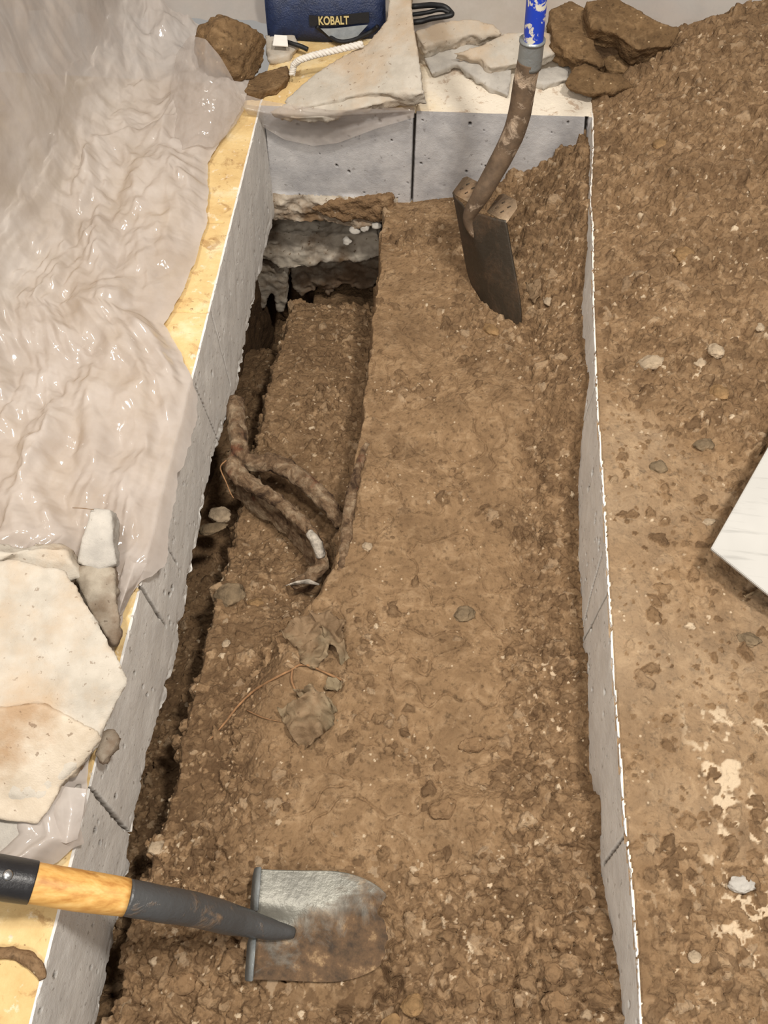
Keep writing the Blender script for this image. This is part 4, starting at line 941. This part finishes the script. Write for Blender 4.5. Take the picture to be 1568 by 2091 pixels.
lm = bpy.data.meshes.new_from_object(to.evaluated_get(dg)); bpy.data.objects.remove(to)
Q = get_co(lm); wid = np.ptp(Q[:, 0]); hgt = np.ptp(Q[:, 1])
c0 = on_face((683-548)/240, (z0+z1)/2+0.001, 0.0045); upd = U(on_face(.6, z1, 0)-on_face(.6, z0, 0)); nd = U(np.cross(ux, upd))
tw = pxr(c0, 62); th_ = tw*0.26
set_co(lm, c0 + (Q[:, :1]/wid*tw)*ux + (Q[:, 1:2]/hgt*th_)*upd + Q[:, 2:]*0.03*nd)
lt = link('lettering', lm, M['gold_print'], None, False); lt.data.transform(__import__('mathutils').Matrix.Translation(-bag.location)); lt.parent = bd; lt['label'] = 'gold lettering'
hp = [on_face(.42, z0, .004), onz(665, 68, .016), onz(690, 84, .012), onz(720, 82, .012), onz(755, 66, .014), on_face(.93, z0-.004, .006)]
child('handle_strap', tube('handle_strap', hp, [.0035]*6, 12, 0, 60, 8), M['black_nylon'], bag)
pk = grid_mesh('pocket', *[np.array([[on_face(s+0.12*(1-t)*(1 if s < .65 else -1)*abs(s-.65)/.2, 0.006+t*(z0-0.009), .003)[k] for s in np.linspace(0.45, 0.85, 16)] for t in np.linspace(0, 1, 6)]) for k in range(3)])
child('pocket', pk, M['grey_mesh'], bag)['label'] = 'grey mesh pocket'
tg = empty('tagged_cable', tuple(onz(600, 92, .014))); tag(tg, 'short black cable end with a white paper tag beside the boulder', 'cable')
cp2 = [onz(582, 84, .02), onz(600, 90, .02), onz(615, 95, .018), onz(628, 101, .016)]
child('cable', tube('cable', cp2, [.0035, .0035, .004, .004], 12, 0, 60, 5), M['black_cable'], tg)
bm, _ = slab_poly([onz(556, 92, .026), onz(560, 70, .032), onz(586, 72, .032), onz(588, 94, .026)], .003); bmesh.ops.recalc_face_normals(bm, faces=bm.faces)
bmesh.ops.bevel(bm, geom=list(bm.edges), offset=0.0008, segments=1, affect='EDGES')
me = bpy.data.meshes.new('paper_tag'); bm.to_mesh(me); bm.free(); child('paper_tag', me, M['white_tag'], tg, False)
lp = [onz(x, y, z) for x, y, z in ((830, 14, .06), (850, 13, .062), (880, 10, .06), (905, 13, .055), (918, 22, .05), (922, 30, .048), (905, 34, .046), (880, 38, .044), (858, 44, .042), (838, 46, .04))]
o = link('black_cable', tube('black_cable', lp, [.0045]*10, 14, 0.0006, 80, 8), M['black_cable']); tag(o, 'looped black cable right of the big triangular concrete slab', 'cable')
lp = [onz(x, y, z) for x, y, z in ((840, 30, .05), (870, 26, .05), (900, 20, .052), (918, 26, .05))]
o = link('black_cable', tube('black_cable', lp, [.0035]*4, 14, 0.0006, 80, 8), M['black_cable']); tag(o, 'thinner black cable strand crossing inside the cable loop', 'cable')
rp = np.array([onz(x, y, z) for x, y, z in ((596, 152, .02), (600, 132, .035), (612, 122, .045), (640, 113, .05), (670, 106, .055), (705, 98, .06), (740, 90, .064))])
ms = []
t = np.linspace(0, 6, 130); Q = np.stack([np.interp(t, np.arange(7), rp[:, i]) for i in range(3)], 1); T = np.gradient(Q, axis=0); T /= np.linalg.norm(T, axis=1)[:, None]
N1 = np.cross(T, [0, 0, 1.0]); N1 /= np.linalg.norm(N1, axis=1)[:, None]; N2 = np.cross(T, N1)
for ph in (0, 2.09, 4.19):
    an = t*9+ph; ms.append(tube('r', Q+0.0028*(np.cos(an)[:, None]*N1+np.sin(an)[:, None]*N2), [.003]*130, 8, 0, 60, 1))
o = link('twisted_rope', join('twisted_rope', ms), M['rope']); tag(o, 'white twisted rope along the upper edge of the triangular concrete slab', 'rope')

# ================================================================== PLASTIC FILM
e_px = ((500, 205), (470, 262), (440, 300), (425, 330), (424, 450), (398, 530), (375, 590), (336, 662), (370, 720), (398, 790), (394, 850), (370, 930), (350, 1000), (338, 1080), (328, 1135), (280, 1190), (252, 1245), (240, 1300), (190, 1500), (175, 1620), (165, 1720), (120, 1760), (60, 1790), (20, 1800))
e_w = [onz(x, y, .012) for x, y in e_px]
xedge = interp([(q[1], q[0]) for q in e_w])
sy = np.arange(0.07, 1.46, 0.0017); sl = np.concatenate([np.linspace(0, 0.30, 180), np.linspace(0.30, 1.55, 220)[1:]])
SL, SY = np.meshgrid(sl, sy)
xe_ = xedge(SY) + fbm(SY, 0*SY, 4, 40, 3)*0.004
flat = np.clip(xe_+np.interp(SY, [0.4, 0.8, 1.3], [0.56, 0.515, 0.47]), 0.05, 0.40)                                 # floor run before the sheet turns up the wall
rr = 0.09
lie = np.minimum(SL, flat); rise = np.maximum(SL-flat, 0)
ang = np.clip(rise/rr, 0, math.pi/2); up_ = np.maximum(rise-rr*math.pi/2, 0)
PX = xe_ - lie - rr*np.sin(ang) - 0.03*up_; PZ = 0.010 + rr*(1-np.cos(ang)) + up_
onf = 1-sstep(0.0, 0.25, rise)
def ridged(x, y, z, f, o):
    r = 0; a = 1
    for i in range(o): r = r + a*(1-np.abs(noise3(x*f+i*9, y*f+i*4, z*f))*2.2); a *= 0.5; f *= 2
    return r
cr_ = 1.5*creases(SL, SY*0.45+SL*0.1, 11, 0.03, 0.12, 5, 0.006) + 1.8*creases(SL, SY*0.5-SL*0.15, 9, 0.010, 0.03, 8, 0.002)
PZ += onf*((cr_-cr_.min())*0.62*sstep(-0.01, 0.05, SL) + 0.012*sstep(0.02, 0.12, SL)*(0.5+fbm(SL, SY, 2, 7, 3)))
fold = fbm(SY*1.0+SL*0.25, SL*0.10, 3, 7, 3)*0.030 + (creases(SL*0.35, SY+SL*0.3, 10, 0.03, 0.12, 17, 0.01)-0.01)*0.35*(1-sstep(0.15, 0.7, rise))
PX += (1-onf)*fold + onf*fbm(SL, SY, 8, 20, 3)*0.004
ov = np.maximum(PX-(XL+0.002), 0)*(PZ < .05)
PZ -= ov*1.6                                                          # where it laps past the sawn edge it droops
PX = np.where((PZ < 0.004) & (PX > XL), np.maximum(PX, XL+0.004), PX)
me = grid_mesh('plastic_sheet', PX, SY, PZ)
o = link('plastic_sheet', me, M['plastic']); tag(o, 'milky crumpled plastic sheeting hanging at the left and spread over the floor edge', 'plastic sheet')
# loose clear flap: arch above the far left corner, then over the back slab
def film(name, rows, nu, nv, label, seed, amp=0.006, mat='film'):
    A = np.array(rows, float); ky, kx = A.shape[:2]
    a = np.linspace(0, ky-1, nv); b = np.linspace(0, kx-1, nu)
    tmp = np.stack([[np.interp(b, np.arange(kx), A[r, :, k]) for r in range(ky)] for k in range(3)], -1)
    G_ = np.stack([[np.interp(a, np.arange(ky), tmp[:, c, k]) for c in range(nu)] for k in range(3)], -1)
    for _ in range(10):
        G_[1:-1] = (G_[:-2]+G_[1:-1]*2+G_[2:])/4; G_[:, 1:-1] = (G_[:, :-2]+G_[:, 1:-1]*2+G_[:, 2:])/4
    x, y, z = G_[..., 0], G_[..., 1], G_[..., 2]
    d = (creases(x+seed*.37+z, y+z*.7, 14, 0.012, 0.06, int(seed)+2)-0.01)*amp*45*0.55 + fbm(x, y+seed, z, 60, 3)*amp*0.25
    me = grid_mesh(name, x+d*0.3, y-d*0.6, z+d*0.6)
    o = link(name, me, M[mat]); tag(o, label, 'plastic sheet'); return o
film('plastic_film', [[onz(x, y, z) for x, y, z in r] for r in (
    ((360, 110, .06), (388, 72, .10), (420, 80, .11), (452, 118, .09), (478, 165, .06), (500, 205, .03)),
    ((350, 170, .05), (385, 140, .08), (420, 150, .085), (445, 180, .07), (470, 210, .05), (498, 225, .03)),
    ((345, 240, .03), (380, 225, .05), (410, 225, .055), (435, 240, .045), (455, 255, .03), (480, 255, .02)),
    ((360, 310, .02), (385, 300, .03), (405, 295, .03), (420, 300, .025), (435, 300, .02), (450, 290, .015)))], 160, 150, 'clear crinkled loop of plastic film arching in front of the muddy boulder', 4, 0.008, 'film')
film('plastic_film', [[onz(x, y, z) for x, y, z in ((490, 190, .03), (540, 205, .022), (600, 215, .03), (680, 225, .03), (760, 222, .02), (845, 218, .012))],
    [onz(x, y, z) for x, y, z in ((500, 225, .02), (545, 232, .016), (610, 236, .018), (690, 238, .016), (770, 232, .012), (848, 226, .008))],
    [ony(x, y, 1.288) for x, y in ((515, 245), (560, 255), (620, 262), (690, 258), (770, 242), (846, 232))],
    [ony(x, y, 1.280) for x, y in ((530, 255), (580, 285), (640, 298), (690, 292), (770, 262), (846, 240))]], 200, 60, 'clear plastic film flap draped over the edge of the back slab', 9, 0.005)
film('plastic_film', [[onz(x, y, z) for x, y, z in ((110, 1600, .03), (140, 1606, .034), (176, 1612, .03))], [onz(x, y, z) for x, y, z in ((112, 1650, .03), (146, 1655, .036), (170, 1660, .026))],
    [onz(x, y, z) for x, y, z in ((100, 1710, .02), (135, 1722, .024), (158, 1712, .016))]], 60, 60, 'small crumpled piece of plastic film below the large cream slab', 14, 0.005, 'plastic')
film('plastic_film', [[onz(x, y, z) for x, y, z in ((258, 1140, .03), (275, 1150, .034), (300, 1150, .026))], [onz(x, y, z) for x, y, z in ((240, 1200, .03), (258, 1205, .036), (275, 1200, .02))],
    [onz(x, y, z) for x, y, z in ((228, 1250, .02), (240, 1258, .022), (250, 1255, .012))]], 50, 70, 'twisted tip of plastic film pointing at the dirt clod', 19, 0.006, 'plastic')
# hung sheeting closing the far side
cx = np.linspace(-1.2, 1.3, 420); cz = np.concatenate([np.linspace(-0.0, 0.16, 60), np.linspace(0.16, 1.6, 120)[1:]]); CX, CZ = np.meshgrid(cx, cz)
CY = 1.66 - 0.15*np.exp(-CZ/0.04) + fbm(CX, CZ*0.25, 5, 7, 4)*0.035 + (ridged(CX, CZ*0.6, 0*CX, 8, 3)-0.8)*0.012
me = grid_mesh('plastic_curtain', CX, CY, CZ+0.004)
o = link('plastic_curtain', me, M['curtain']); tag(o, 'plastic sheeting hung across the far side behind the rubble and bag', 'plastic sheet')

# ================================================================== repeats of a kind share a group
for o in list(SC.objects):
    if o.parent is None and 'label' in o and 'kind' not in o:
        g = {'stone': 'loose stones', 'soil_clod': 'clods of earth', 'crumpled_scrap': 'crumpled scraps in the trench', 'concrete_chunk': 'broken concrete pieces', 'muddy_slab': 'muddy slab pieces in the far corners',
             'rock_ledge': 'broken layers in the cavity', 'thin_root': 'thin roots', 'black_cable': 'black cables', 'plastic_film': 'pieces of clear plastic film'}.get(o.name.split('.')[0])
        if g: o['group'] = g
